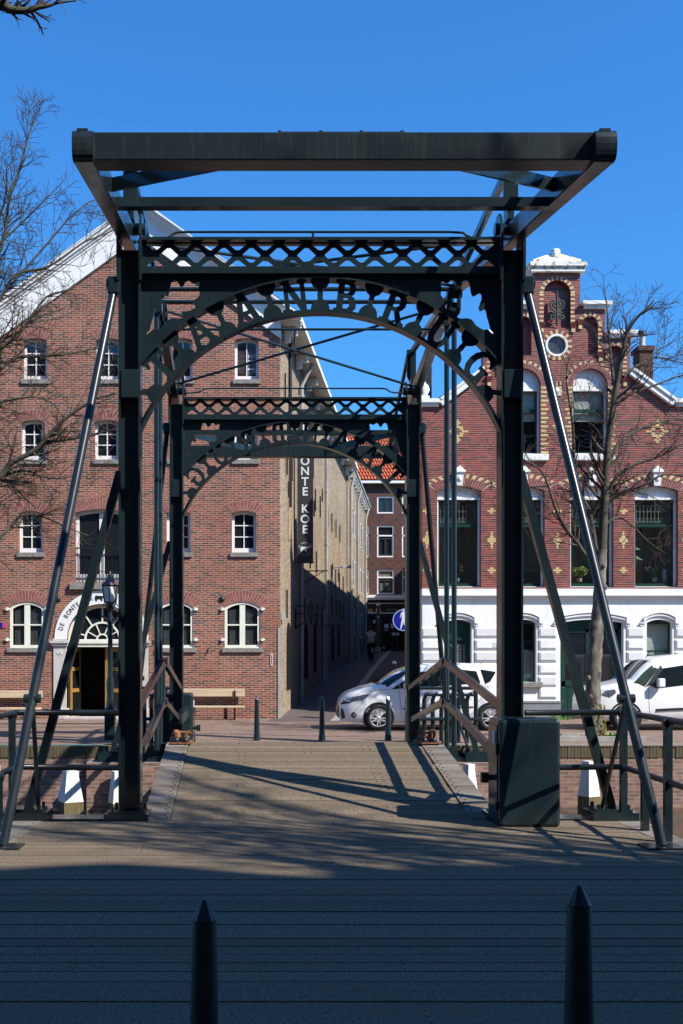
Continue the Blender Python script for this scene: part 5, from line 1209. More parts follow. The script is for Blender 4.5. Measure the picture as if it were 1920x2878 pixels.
# ---- house closing the alley
YE = 73.0; EX = lambda u: px(u,YE); EZ_ = lambda v: pz(v,YE)
eh = thing('town_house', (EX(1120),YE,2.4), 'dark brown brick town house with orange tiled roof closing the alley', 'house')
ew = [(1060,1108),(1130,1178),(985,1038)]
hol = []
spec_ = [(1395,1443),(1477,1566),(1601,1670)]
for a,b in ew:
    for c,d in spec_: hol.append([(EX(a),EZ_(d)),(EX(b),EZ_(d)),(EX(b),EZ_(c)),(EX(a),EZ_(c))])
m = MB(); m.plate([[(EX(960),EZ_(1672)),(EX(1230),EZ_(1672)),(EX(1230),EZ_(1356)),(EX(960),EZ_(1356))]]+hol,.3,facing(0,YE+.15,0)); m.build('wall', M['brownbrick'], eh)
for a,b in ew:
    for i,(c,d) in enumerate(spec_):
        x0,x1,z0,z1 = EX(a),EX(b),EZ_(d),EZ_(c); m = MB(); m.plate([[(x0,z0),(x1,z0),(x1,z1),(x0,z1)],[(x0+.09,z0+.09),(x1-.09,z0+.09),(x1-.09,z1-.09),(x0+.09,z1-.09)]],.1,facing(0,YE+.1,0)); 
        if i: m.box(x0,x1,YE+.05,YE+.14,z1-(z1-z0)*.34,z1-(z1-z0)*.34+.09)
        f_ = m.build('window', M['white'], eh)
        m = MB(); xm=(x0+x1)/2; zt_=z1-(z1-z0)*(.34 if i else 0)-.1; m.plate([[(x0+.1,z0+.1),(x1-.1,z0+.1),(x1-.1,zt_),(x0+.1,zt_)],[(x0+.2,z0+.2),(xm-.06,z0+.2),(xm-.06,zt_-.1),(x0+.2,zt_-.1)],[(xm+.06,z0+.2),(x1-.2,z0+.2),(x1-.2,zt_-.1),(xm+.06,zt_-.1)]],.06,facing(0,YE+.12,0)); m.build('sash', M['plastic'], f_)
        m = MB(); m.box(x0+.05,x1-.05,YE+.18,YE+.19,z0+.05,z1-.05); m.build('pane', M['glass'] if i<2 else pmat('vertical_blind',(.17,.16,.13),(.10,.10,.08),14,.8,stretch=(1,1,.05)), f_)
m = MB(); m.add([(EX(950),YE-.35,EZ_(1352)),(EX(1240),YE-.35,EZ_(1352)),(EX(1240),YE+4.5,EZ_(1352)+4.0),(EX(950),YE+4.5,EZ_(1352)+4.0),(EX(950),YE+9,EZ_(1352)),(EX(1240),YE+9,EZ_(1352))],[(0,1,2,3),(3,2,5,4)])
v0_ = Vector((0,YE-.35,EZ_(1352))); dv = Vector((0,4.85,4.0))/13
for r_ in range(13):
    for k in range(34):
        x = EX(960)+k*.2; c = Vector((x+.1*(r_%2),v0_.y,v0_.z))+dv*(r_+.5); m.tube([tuple(c-dv*.62+Vector((0,-.03,.04))),tuple(c+dv*.55+Vector((0,0,.01)))],[.085,.07],6,0,False)
m.build('roof', M['tile'], eh)
m = MB(); m.box(EX(950),EX(1240),YE-.4,YE,EZ_(1360),EZ_(1352)); m.build('gutter', M['white'], eh)
m = MB(); m.box(EX(950),EX(1240),YE-.35,YE+.1,EZ_(1680),EZ_(1673)); m.box(EX(950),EX(1240),YE-.25,YE+.1,EZ_(1686),EZ_(1681)); m.build('shop_cornice', M['white'], eh)
m = MB(); m.box(EX(950),EX(1240),YE,YE+.2,EZ_(1710),EZ_(1686)); m.box(EX(950),EX(1240),YE+.3,YE+.4,2.2,EZ_(1700)); m.box(EX(1034),EX(1057),YE+.08,YE+.2,EZ_(1722),EZ_(1698)); m.box(EX(1070),EX(1240),YE+.08,YE+.2,EZ_(1722),EZ_(1698)); m.build('fascia', M['bannerdark'], eh)
m = MB(); m.text('HISTORISCHE VERENIGING', .38, facing(EX(1086),YE+.07,EZ_(1710)),0,.006,align='LEFT',sx=.62,bold=.02); m.build('lettering', M['gold'], eh); m = MB(); m.plate([[(EX(1041)+a*.42,EZ_(1711)+b*.5) for a,b in ((-.4,-.7),(0,-.9),(.3,-.6),(.5,-.7),(.35,-.2),(.6,.1),(.25,.3),(.3,.7),(-.1,.9),(-.4,.6),(-.2,.2),(-.5,0))]],.006,facing(0,YE+.07,0)); m.build('gold_emblem', M['gold'], eh)
m = MB()
for (a,b) in ((1034,1058),(1068,1240)): m.box(EX(a),EX(b),YE-.02,YE+.1,EZ_(1697),EZ_(1694.5)); m.box(EX(a),EX(b),YE-.04,YE+.1,EZ_(1724.5),EZ_(1721.5))
m.box(EX(1057),EX(1059),YE,YE+.1,EZ_(1722),EZ_(1697)); m.box(EX(1068),EX(1070),YE,YE+.1,EZ_(1722),EZ_(1697)); m.box(EX(1057),EX(1069),YE-.02,YE+.1,EZ_(1702),EZ_(1694)); m.build('fascia_trim', M['white'], eh)
m = MB(); m.box(EX(1059),EX(1068),YE-.02,YE+.25,2.5,EZ_(1702)); m.build('brick_pilaster', pmat('glazed_brown_tile',(.20,.09,.03),(.12,.05,.02),9,.4), eh)
m = MB(); m.box(EX(1057),EX(1070),YE-.06,YE+.25,2.35,EZ_(1819)); m.build('pilaster_base', M['palestone'], eh)
m = MB()
for a,b in ((1034,1058),(1070,1108),(1115,1160)):
    m.plate([[(EX(a),EZ_(1829)),(EX(b),EZ_(1829)),(EX(b),EZ_(1726)),(EX(a),EZ_(1726))],[(EX(a)+.15,EZ_(1823)),(EX(b)-.1,EZ_(1823)),(EX(b)-.1,EZ_(1732)),(EX(a)+.15,EZ_(1732))]],.1,facing(0,YE+.1,0))
sd = m.build('shop_door', M['green'], eh)
m = MB(); m.box(EX(1034),EX(1240),YE+.14,YE+.15,2.4,EZ_(1728)); m.build('pane', M['glass'], sd)
m = MB()
for (u0,u1,v0_,v1_) in ((1080,1092,1754,1766),(1098,1107,1753,1766),(1079,1092,1770,1772.5),(1101,1110,1778,1786),(1112,1122,1778,1786),(1048,1055,1743,1752),(1060,1066,1732,1737),(1076,1081,1818,1823)): m.box(EX(u0),EX(u1),YE-.03,YE-.02,EZ_(v1_),EZ_(v0_))
m.build('door_notices', M['signwhite'], sd)
# ---- blue pedestrian sign on the side of the gabled house
ys_ = 29.9; sx = px(1134,ys_); sz = pz(1743,ys_)
sg = thing('pedestrian_sign', (sx,ys_,sz), 'round blue pedestrian path sign beside the alley, half hidden by the farther portal post', 'sign')
m = MB(); cir = lambda r: [(sx+r*math.cos(2*PI*i/36), sz+r*math.sin(2*PI*i/36)) for i in range(36)]
m.plate([cir(.305)],.012,facing(0,ys_,0)); m.build('disc', M['blue'], sg)
m = MB(); m.plate([cir(.29),cir(.276)],.004,facing(0,ys_-.009,0)); m.build('rim', M['signwhite'], sg)
m = MB(); s = .305/88
fig = [(-20,60),(-32,15),(-27,13),(-14,50),(-13,10),(-28,-88),(-20,-92),(2,-28),(22,-92),(30,-88),(18,10),(18,50),(34,12),(40,16),(24,62),(10,70),(-8,70)]
m.plate([[(sx+(a-2)*s*.85, sz+(b+8)*s*.85) for a,b in fig]],.004,facing(0,ys_-.009,0)); m.plate([[(sx+(0+13*math.cos(t*PI/8))*s*.85, sz+(98-4+13*math.sin(t*PI/8))*s*.85) for t in range(16)]],.004,facing(0,ys_-.009,0)); m.build('walking_figure', M['signwhite'], sg)
m = MB(); m.tube([(sx+.12,ys_+.04,G),(sx+.12,ys_+.04,sz+.34)],.03,8); m.box(sx-.1,sx+.2,ys_+.008,ys_+.03,sz-.03,sz+.03); m.build('sign_pole', M['gutter'], sg)
# ---- white headed mooring posts
def mpost(u0,u1,v0,vb,Y,label):
    x0,x1 = px(u0,Y),px(u1,Y); xc_ = (x0+x1)/2; w = (x1-x0)/2*.93; r = thing('mooring_post',(xc_,Y,-1.0),label,'mooring post','white topped mooring posts in the canal')
    zt_,zb_ = pz(v0,Y),pz(vb,Y); c,s_ = math.cos(.5),math.sin(.5)
    def rg(h,z): return [(xc_+(a*c-b*s_)*h/1.35,Y+(a*s_+b*c)*h/1.35,z) for a,b in ((-1,-1),(1,-1),(1,1),(-1,1))]
    m = MB(); m.hexa(rg(w,-2.0)+rg(w*.995,zb_)); m.build('timber_base', M['wetwood'], r)
    m = MB(); m.hexa(rg(w*.99,zb_)+rg(w*.62,zt_-.0)); m.hexa(rg(w*.64,zt_)+rg(w*.64,zt_+.09)); m.build('white_head', M['mwhite'], r)
mpost(157,240,2180,2252,20.9,'white topped wooden mooring post left of the left portal post')
mpost(300,360,2180,2256,21.2,'white topped wooden mooring post mostly hidden behind the left portal post')
mpost(1292,1345,2160,2236,21.0,'white topped wooden mooring post behind the cabinet and leaf edge')
mpost(1624,1687,2152,2237,20.9,'white topped wooden mooring post seen through the right railing')
mpost(-30,10,2165,2240,20.9,'white topped wooden mooring post at the left edge of the photo')
mpost(1868,1890,2335,2400,13.6,'small pale post in the water beyond the right railing')
# ---- old street lamp
lx, ly = px(310,23.4), 23.4; lpz = lambda v: pz(v,23.4)
lp = thing('street_lamp',(lx,ly,G),'old cast iron street lamp with copper roofed lantern in front of the warehouse door','street lamp')
m = MB(); m.box(lx-.11,lx+.11,ly-.11,ly+.11,-.1,lpz(1990)); m.lathe((lx,ly,0),[(.10,lpz(1990)),(.07,lpz(1960)),(.085,lpz(1920)),(.055,lpz(1900)),(.05,lpz(1795)),(.07,lpz(1790)),(.045,lpz(1780)),(.07,lpz(1765)),(.05,lpz(1755)),(.075,lpz(1750)),(.04,lpz(1740)),(.035,lpz(1700)),(.05,lpz(1696))],14); m.build('column', M['paint'], lp)
m = MB()
for i in range(6):
    a_ = 2*PI*i/6; dx,dy = math.cos(a_),math.sin(a_); m.tube(spline([(lx+.03*dx,ly+.03*dy,lpz(1722)),(lx+.07*dx,ly+.07*dy,lpz(1708)),(lx+.13*dx,ly+.13*dy,lpz(1697)),(lx+.16*dx,ly+.16*dy,lpz(1704))],4),.012,5)
for s in (-1,1): m.tube(spline([(lx,ly,lpz(1740)),(lx+s*.12,ly,lpz(1737)),(lx+s*.2,ly,lpz(1728)),(lx+s*.18,ly,lpz(1722))],4),.016,5); m.tube(spline([(lx+s*.03,ly,lpz(1730)),(lx+s*.1,ly,lpz(1745)),(lx+s*.14,ly,lpz(1738))],4),.012,5)
m.build('scroll_bracket', M['black'], lp)
def frus(m,z0,w0,z1,w1,mi=0,n=6):
    vs=[(lx+w*math.cos(2*PI*(k+.5)/n),ly+w*math.sin(2*PI*(k+.5)/n),z) for z,w in ((z0,w0),(z1,w1)) for k in range(n)]; m.add(vs,[(k,(k+1)%n,(k+1)%n+n,k+n) for k in range(n)]+[tuple(range(n))[::-1],tuple(range(n,2*n))],mi)
m = MB(); frus(m,lpz(1693),.13,lpz(1649),.175); m.build('lamp_glass', M['milk'], lp)
m = MB()
for k in range(6):
    a_=2*PI*(k+.5)/6; m.tube([(lx+.135*math.cos(a_),ly+.135*math.sin(a_),lpz(1694)),(lx+.182*math.cos(a_),ly+.182*math.sin(a_),lpz(1647))],.012,5)
frus(m,lpz(1696),.13,lpz(1692),.145); frus(m,lpz(1649),.185,lpz(1645),.2); m.build('lantern_frame', M['black'], lp)
m = MB(); frus(m,lpz(1645),.205,lpz(1627),.085); frus(m,lpz(1627),.075,lpz(1618),.06); frus(m,lpz(1618),.085,lpz(1616),.085); frus(m,lpz(1616),.03,lpz(1604),.008); m.build('lamp_roof', M['copper'], lp)
# ---- tall houses behind the viewer: their ridge throws the shade over the near deck
nb = thing('canal_house',(2,-12,0),'tall brick canal house behind the viewer shading the near deck','house')
nbx = [(-26,20.3),(-14,20.6),(-6,20.2),(2,20.8),(9,20.4),(14,20.4),(15.8,20.49),(16.6,20.8),(17.2,20.95),(17.6,20.7),(17.9,20.1),(18.25,19.87),(18.6,20.3),(19.0,20.5),(20.1,20.52),(20.8,20.8),(21.4,20.96),(24,20.9),(34,20.6)]
m = MB(); m.plate([[(-26,-.2),(34,-.2)]+nbx[::-1]],.4,facing(0,-2.8,0)); m.box(-26,34,-14,-3.0,-.2,19.6); m.build('wall', M['redbrick'], nb)
for fl_ in range(6):
    for q_ in range(20):
        if RN.random() < .9:
            m2 = MB(); x = -25+q_*2.95; m2.box(x,x+1.2,-2.66,-2.58,1.0+fl_*3.1,3.0+fl_*3.1); wf = m2.build('window', M['white'], nb); m2 = MB(); m2.box(x+.1,x+1.1,-2.58,-2.57,1.1+fl_*3.1,2.9+fl_*3.1); m2.build('pane', M['glass'], wf)
# ---- neighbours at either side, only their edges could come into view
def neighbour(x0, x1, h, mt, label):
    r = thing('row_house', ((x0+x1)/2, 31.7, G), label, 'house'); hol = []; sp = []
    n = 3; dx = (x1-x0)/n
    for k in range(n):
        for z in [q for q in (1.3, 3.9, 7.4) if q+2.2 < h]:
            a = x0+dx*k+dx*.28; sp.append((a, a+dx*.44, z, z+1.9)); hol.append(opening(a, a+dx*.44, z, z+1.9, .1))
    m = MB(); m.plate([[(x0,G-.1),(x1,G-.1),(x1,h),(x0,h)]]+hol, .34, facing(0, 31.87, 0)); w_ = m.build('wall', M[mt], r)
    m = MB(); m.box(x0, x1, 32.1, 41, G, h-.05); m.build('rear_wall', M['brownbrick'], r)
    for a,b,z0,z1 in sp: window(r, a, b, z0, z1, 31.7, .1, sill=(.05,.06,.12), nz=2)
    m = MB(); m.add([(x0,31.5,h),(x1,31.5,h),(x1,36.5,h+3.4),(x0,36.5,h+3.4),(x1,41.2,h),(x0,41.2,h)],[(0,1,2,3),(3,2,4,5),(0,3,5),(1,4,2)]); m.build('roof', M['tile'], r)
    m = MB(); m.box(x0, x1, 31.4, 31.7, h-.25, h+.02); m.build('gutter', M['white'], r)
neighbour(-15.2, -7.42, 10.6, 'brownbrick', 'plain brown brick row house adjoining the warehouse beyond the left edge')
neighbour(12.75, 20.5, 6.3, 'yellowbrick', 'plain yellow brick row house adjoining the stepped gable beyond the right edge')
# ================================================================ vehicles
def lerp(tab, x):
    if x <= tab[0][0]: return tab[0][1]
    for (a,b),(c,d) in zip(tab, tab[1:]):
        if x <= c: return b+(d-b)*(x-a)/(c-a)
    return tab[-1][1]
def smooth_tab(tab, k=5):
    p = spline([(a,b,0) for a,b in tab], k); return [(q.x,q.y) for q in p]
class Car:
    def __init__(s, org, top, bot, plan, belt, edge, L, tum=.26):
        s.o = Vector(org); s.top = smooth_tab(top); s.bot = bot; s.plan = smooth_tab(plan); s.belt = belt; s.edge = edge; s.L = L; s.tum = tum
    def rows(s, x):
        zt = lerp(s.top,x); zb = lerp(s.bot,x); hw = lerp(s.plan,x); zB = min(lerp(s.belt,x), zt-.10); ze = max(zB+.02, zt-lerp(s.edge,x))
        hB = hw*.962; hE = hB-s.tum*(ze-zB)
        return [(zb,hw*.90),(zb+.06,hw*.97),(zb+(zB-zb)*.35,hw),(zb+(zB-zb)*.62,hw*.997),(zb+(zB-zb)*.86,hw*.982),(zB,hB),((zB+ze)/2,(hB+hE)/2+.006),(ze,hE),(ze+(zt-ze)*.62,hE-.055),(ze+(zt-ze)*.9,hE*.70),(zt,hE*.35),(zt+.004,0)]
    def hw(s, x, z):
        r = s.rows(x); return lerp([(a,b) for a,b in r[:9]], z)
    def pt(s, x, y, z): return s.o + Vector((x, y, z))
    def body(s, n=64):
        m = MB(); xs = [s.L*(.5-.5*math.cos(PI*i/n))*.5+s.L*i/n*.5 for i in range(n+1)]
        vs = []; k = None
        for x in xs:
            r = s.rows(x); ring = [(-h, z) for z,h in r] + [(h, z) for z,h in r[-2::-1]]; k = len(ring)
            vs += [s.pt(x,y,z) for y,z in ring]
        fs = [(i*k+j,(i+1)*k+j,(i+1)*k+j+1,i*k+j+1) for i in range(n) for j in range(k-1)]
        m.add(vs, fs, 0, True); m.add(vs[:k],[tuple(range(k))]); m.add(vs[-k:],[tuple(range(k))[::-1]]); m.add(vs,[(i*k+k-1,(i+1)*k+k-1,(i+1)*k,i*k) for i in range(n)]); return m
    def side(s, m, poly, off=.006, mi=0, only=0, sub=5):
        """polygon (x,z) laid on the flank, gridded so that it follows the surface"""
        zs = [p[1] for p in poly]; z0, z1 = min(zs), max(zs); nrow = 6
        def span(z):
            xs = []
            for (a,b),(c,d) in zip(poly, poly[1:]+poly[:1]):
                if (b-z)*(d-z) <= 0 and abs(b-d) > 1e-9: xs.append(a+(c-a)*(z-b)/(d-b))
            return (min(xs), max(xs)) if xs else None
        for sgn in ((-1,1) if not only else (only,)):
            vs = []; 
            for i in range(nrow+1):
                z = z0+(z1-z0)*min(max(i/nrow,.002),.998); a,b = span(z)
                for j in range(sub+1):
                    x = a+(b-a)*j/sub; vs.append(s.pt(x, sgn*(s.hw(x,z)+off), z))
            fs = [(i*(sub+1)+j,i*(sub+1)+j+1,(i+1)*(sub+1)+j+1,(i+1)*(sub+1)+j) for i in range(nrow) for j in range(sub)]
            if sgn > 0: fs = [f[::-1] for f in fs]
            m.add(vs, fs, mi, True)
    def toppatch(s, m, x0, x1, k0, mi=0, n=8, off=.006, inset=.0):
        vs = []; w = None
        for i in range(n+1):
            x = x0+(x1-x0)*i/n; r = s.rows(x)[k0:]; ring = [(-h+inset, z) for z,h in r]+[(h-inset, z) for z,h in r[-2::-1]]; w = len(ring); vs += [s.pt(x,y,z+off) for y,z in ring]
        m.add(vs, [(i*w+j,(i+1)*w+j,(i+1)*w+j+1,i*w+j+1) for i in range(n) for j in range(w-1)], mi, True)
def wheel(car, root, x, side_, R, W=.19):
    c = car.pt(x, side_*(car.hw(x,.45)-.052), R); s = side_
    Ry = Matrix.Rotation(PI/2*(-s), 3, 'X')     # local z -> outwards
    Ry = Matrix(((1,0,0),(0,0,s),(0,1,0)))
    m = MB(); m.lathe(c, [(R*.70,.075),(R*.78,.088),(R*.94,.088),(R,.06),(R,-.10),(R*.9,-.12)], 32, 0, True, Ry, False); wo = m.build('wheel', M['tyre'], root)
    m = MB(); m.lathe(c, [(R*.71,.05),(R*.71,.07),(R*.665,.078),(R*.64,.05),(R*.63,.0)], 32, 0, True, Ry, False); m.lathe(c, [(R*.15,.03),(R*.13,.072),(R*.02,.076)], 12, 0, True, Ry)
    for k in range(10):
        a = 2*PI*k/10 + (.11 if k%2 else -.11); b = 2*PI*(k//2*2+.5)/10
        p = c + Ry @ Vector((R*.1*math.cos(a),R*.1*math.sin(a),.06)); q = c + Ry @ Vector((R*.67*math.cos(a),R*.67*math.sin(a),.066)); m.bar(p,q,.024,.02,up=(0,1,0))
    m.build('rim', M['alloy'], wo)
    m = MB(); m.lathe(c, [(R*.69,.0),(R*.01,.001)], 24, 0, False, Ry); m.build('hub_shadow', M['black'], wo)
def arches(car, root, xw, R, ra):
    for x in xw:
        for sgn in (-1,1):
            m = MB(); vs = [car.pt(x, sgn*(car.hw(x,R)+.004), R)]; n = 30
            for i in range(n+1):
                t = -.55+(PI+1.1)*i/n; xx = x+ra*math.cos(t); zz = max(.14, R+ra*math.sin(t)); vs.append(car.pt(xx, sgn*(car.hw(xx,max(zz,.3))+.004), zz))
            m.add(vs, [(0,i+1,i+2) if sgn<0 else (0,i+2,i+1) for i in range(n)])
            m.build('wheel_arch', M['black'], root)
def line(car, m, path, w=.008, off=.004, mi=0):
    pts = spline([(a,0,b) for a,b in path], 5)
    for p,q in zip(pts, pts[1:]):
        a = car.pt(p.x, -(car.hw(p.x,p.z)+off*.3), p.z); b = car.pt(q.x, -(car.hw(q.x,q.z)+off*.3), q.z); m.bar(a,b,w,off,up=(0,1,0))
# white hatchback
car = Car((2.13,27.2,.22), [(0,.60),(.03,.74),(.09,.82),(.22,.92),(.55,1.04),(.84,1.12),(1.06,1.26),(1.33,1.41),(1.65,1.535),(2.0,1.60),(2.43,1.635),(3.0,1.64),(3.45,1.615),(3.9,1.565),(4.2,1.49),(4.32,1.30),(4.40,1.02),(4.42,.80)],
   [(0,.30),(.06,.22),(.3,.19),(1.2,.18),(3.4,.19),(4.2,.24),(4.42,.36)], [(0,.50),(.05,.62),(.12,.71),(.3,.81),(.6,.865),(1.0,.885),(2,.89),(3.4,.885),(4.0,.855),(4.3,.77),(4.42,.62)],
   [(0,.95),(1.2,1.0),(2.4,1.07),(3.4,1.11),(4.42,1.15)], [(0,.06),(.8,.06),(.95,.15),(1.5,.15),(1.75,.08),(3.9,.075),(4.42,.10)], 4.42)
cr_ = thing('parked_car', (4.3,27.2,.22), 'white hatchback car parked across the alley mouth behind the bridge', 'car')
cbody = car.body().build('body', M['carwhite'], cr_)
arches(car, cr_, (.92,3.63), .318, .375)
for x in (.92,3.63):
    for s_ in (-1,1): wheel(car, cr_, x, s_, .318)
for poly in ([(1.24,1.005),(2.42,1.075),(2.46,1.50),(2.14,1.485),(1.80,1.37),(1.45,1.15)],[(2.53,1.085),(3.40,1.115),(3.28,1.505),(2.56,1.51)],[(3.50,1.135),(3.60,1.15),(3.78,1.43),(3.40,1.485)]):
    
    for q_ in (-1,1): m = MB(); car.side(m, poly, .008, only=q_); m.build('side_window', M['carglass'], cr_)
for q_ in (-1,1): m = MB(); car.side(m, [(2.42,1.075),(2.53,1.085),(2.56,1.51),(2.46,1.50)], .010, only=q_); m.build('door_pillar', M['plastic'], cr_)
m = MB(); car.toppatch(m, .88, 1.62, 7, inset=.03); car.side(m, [(.92,1.10),(1.14,1.06),(1.40,1.24),(1.66,1.42),(1.72,1.49),(1.52,1.44),(1.28,1.33),(1.05,1.20)], .007); m.build('windscreen', M['carglass'], cr_)
for q_ in (-1,1): m = MB(); car.side(m, [(.07,.72),(.30,.70),(.52,.72),(.72,.90),(.40,.84),(.10,.79)], .006, only=q_); m.build('headlight', M['chrome'], cr_)
m = MB(); car.side(m, [(.02,.62),(.20,.66),(.32,.70),(.08,.72),(.03,.70)], .008); car.side(m, [(.03,.56),(.08,.50),(.13,.28),(.06,.26),(.02,.36)], .008); m.box(car.o.x-.012,car.o.x+.02,26.75,27.65,.22+.30,.22+.48); m.build('grille', M['plastic'], cr_)
m = MB(); c = car.pt(.33,-(car.hw(.33,.38)+.004),.38); m.lathe(c,[(.075,0),(.06,.012)],14,0,False,Matrix(((1,0,0),(0,0,-1),(0,1,0)))); m.lathe(c,[(.05,.0),(.045,.02),(.01,.024)],12,1,False,Matrix(((1,0,0),(0,0,-1),(0,1,0)))); m.build('fog_lamp', [M['plastic'],M['chrome']], cr_)
m = MB(); m.box(car.o.x-.03,car.o.x-.012,26.94,27.46,.22+.47,.22+.58); m.build('number_plate', M['amber'], cr_)
m = MB(); m.ball(car.pt(1.58,-1.0,1.10),.12,12,0,(.75,.9,.75)); m.bar(car.pt(1.6,-.86,1.03),car.pt(1.58,-.98,1.06),.05,.04,1); m.ball(car.pt(1.58,1.0,1.10),.12,12,0,(.75,.9,.75)); m.build('wing_mirror', [M['carwhite'],M['plastic']], cr_)
m = MB(); line(car,m,[(1.42,.98),(1.45,.6),(1.50,.30)]); line(car,m,[(2.47,1.08),(2.48,.6),(2.46,.22)]); line(car,m,[(3.42,1.1),(3.40,.8),(3.22,.60)]); line(car,m,[(1.5,.22),(2.4,.20),(3.25,.22)]); line(car,m,[(.62,.92),(.9,.98),(1.25,1.0)],.006); m.build('door_gap', M['plastic'], cr_)
m = MB(); line(car,m,[(1.50,.535),(2.0,.55),(2.42,.56)],.03,.014); line(car,m,[(2.52,.56),(2.9,.57),(3.2,.575)],.03,.014); m.build('side_moulding', M['plastic'], cr_)
m = MB()
for x,z in ((2.22,.92),(3.22,.97)): m.bar(car.pt(x,-(car.hw(x,z)+.02),z),car.pt(x+.17,-(car.hw(x,z)+.02),z+.005),.03,.03,up=(0,0,1))
m.build('door_handle', M['carwhite'], cr_)
m = MB(); a = car.pt(3.55,0,1.60); m.tube([a,a+Vector((.13,0,.16))],[.008,.003],5); m.build('aerial', M['black'], cr_)
m = MB(); car.side(m, [(4.10,.95),(4.30,.97),(4.28,1.22),(4.16,1.20)], .006); m.build('tail_light', pmat('red_lens',(.3,.01,.01),(.2,.01,.01),5,.15), cr_)
# white van
van = Car((8.14,27.2,.22), [(0,.62),(.03,.80),(.1,.94),(.3,1.06),(.6,1.13),(1.0,1.22),(1.2,1.42),(1.42,1.62),(1.62,1.74),(2.0,1.82),(2.5,1.86),(3.4,1.87),(4.1,1.85),(4.28,1.78),(4.36,1.3),(4.40,.8)],
   [(0,.32),(.1,.24),(1.2,.22),(4.40,.30)], [(0,.55),(.06,.68),(.2,.78),(.5,.86),(1.0,.90),(2,.91),(4.0,.90),(4.3,.85),(4.4,.78)], [(0,.95),(1.4,1.03),(4.4,1.06)], [(0,.06),(.9,.06),(1.08,.2),(1.5,.2),(1.9,.10),(4.4,.08)], 4.40, .16)
vr = thing('parked_van', (10.3,27.2,.22), 'white van with black door handle parked at the right behind the tree', 'van')
van.body().build('body', M['carwhite'], vr); arches(van, vr, (.88,3.6), .325, .39)
for x in (.88,3.6):
    for s_ in (-1,1): wheel(van, vr, x, s_, .325)
for q_ in (-1,1): m = MB(); van.side(m, [(1.43,1.09),(1.61,1.02),(2.30,1.07),(2.41,1.12),(2.41,1.60),(1.90,1.575),(1.76,1.50)], .008, only=q_); m.build('side_window', M['carglass'], vr)
m = MB(); van.toppatch(m, 1.04, 1.55, 7, inset=.03); van.side(m, [(1.08,1.15),(1.34,1.07),(1.74,1.56),(1.54,1.58),(1.32,1.40)], .007); m.build('windscreen', pmat('greenish_windscreen',(.05,.075,.06),(.03,.05,.045),2,.04), vr)
for q_ in (-1,1): m = MB(); van.side(m, [(1.35,1.05),(1.47,1.06),(1.86,1.57),(1.75,1.58)], .009, only=q_); m.build('windscreen_pillar', M['plastic'], vr)
for q_ in (-1,1): m = MB(); van.side(m, [(.30,.86),(.50,.80),(.66,.92),(.62,1.0),(.42,.98)], .006, only=q_); m.build('headlight', M['chrome'], vr)
m = MB(); m.box(van.pt(1.60,-1.09,1.08).x,van.pt(1.76,-1.09,1.08).x,van.o.y-1.10,van.o.y-.93,.22+1.06,.22+1.27); m.bar(van.pt(1.68,-.85,1.08),van.pt(1.68,-.98,1.1),.05,.05); m.build('wing_mirror', M['carwhite'], vr, bevel=.04)
m = MB(); line(van,m,[(1.44,1.03),(1.43,.7),(1.46,.32)]); line(van,m,[(2.50,1.75),(2.52,1.1),(2.50,.30)]); m.build('door_gap', M['plastic'], vr)
m = MB(); line(van,m,[(1.6,.50),(2.0,.52),(2.46,.535)],.06,.02); line(van,m,[(2.54,.535),(3.0,.54)],.06,.02); m.build('side_moulding', M['plastic'], vr)
m = MB(); z=.90; x=2.42; m.bar(van.pt(x,-(van.hw(x,z)+.01),z-.09),van.pt(x,-(van.hw(x,z)+.01),z+.09),.07,.03,up=(0,1,0)); m.build('door_handle', M['plastic'], vr)
m = MB(); line(van,m,[(1.4,.27),(2.4,.265),(3.1,.27)],.07,.03); m.build('silver_sill', M['gutter'], vr)
m = MB(); a = van.pt(1.66,0,1.76); m.tube([a,a+Vector((.32,0,.42))],[.009,.003],5); m.build('aerial', M['black'], vr)
# scooter behind the hatchback
sx_, sy_ = px(1118,29.4), 29.4; sq = thing('motor_scooter',(sx_,sy_,G),'dark motor scooter behind the hatchback, only its round mirror showing','scooter')
m = MB(); m.tube([(sx_+.1,sy_,.75),(sx_+.0,sy_,1.25)],.03,8); m.tube([(sx_-.02,sy_-.3,1.28),(sx_,sy_+.3,1.28)],.018,6); m.box(sx_+.1,sx_+1.0,sy_-.14,sy_+.14,.62,.95); m.tube([(sx_-.03,sy_-.28,1.28),(sx_-.05,sy_-.3,1.45),(sx_-.1,sy_-.32,1.55)],.010,5); m.lathe((sx_,sy_,.45),[(.01,-.05),(.22,-.05),(.22,.05),(.01,.05)],14,0,True,Matrix.Rotation(PI/2,3,'X')); m.lathe((sx_+1.0,sy_,.45),[(.01,-.05),(.22,-.05),(.22,.05),(.01,.05)],14,0,True,Matrix.Rotation(PI/2,3,'X')); m.build('body', M['black'], sq)
m = MB(); m.ball((px(1108,29.1),29.1,pz(1862,29.1)),.065,12,0,(.8,.3,.65)); m.build('wing_mirror', pmat('mirror_glass',(.8,.8,.8),(.8,.8,.8),1,.03,metal=1), sq)
m = MB(); m.tube([(px(1110,29.1),29.1,pz(1866,29.1)),(px(1116,29.1),29.12,pz(1880,29.1)),(px(1119,29.2),29.3,pz(1897,29.2))],.012,6); m.build('mirror_stem', M['black'], sq)

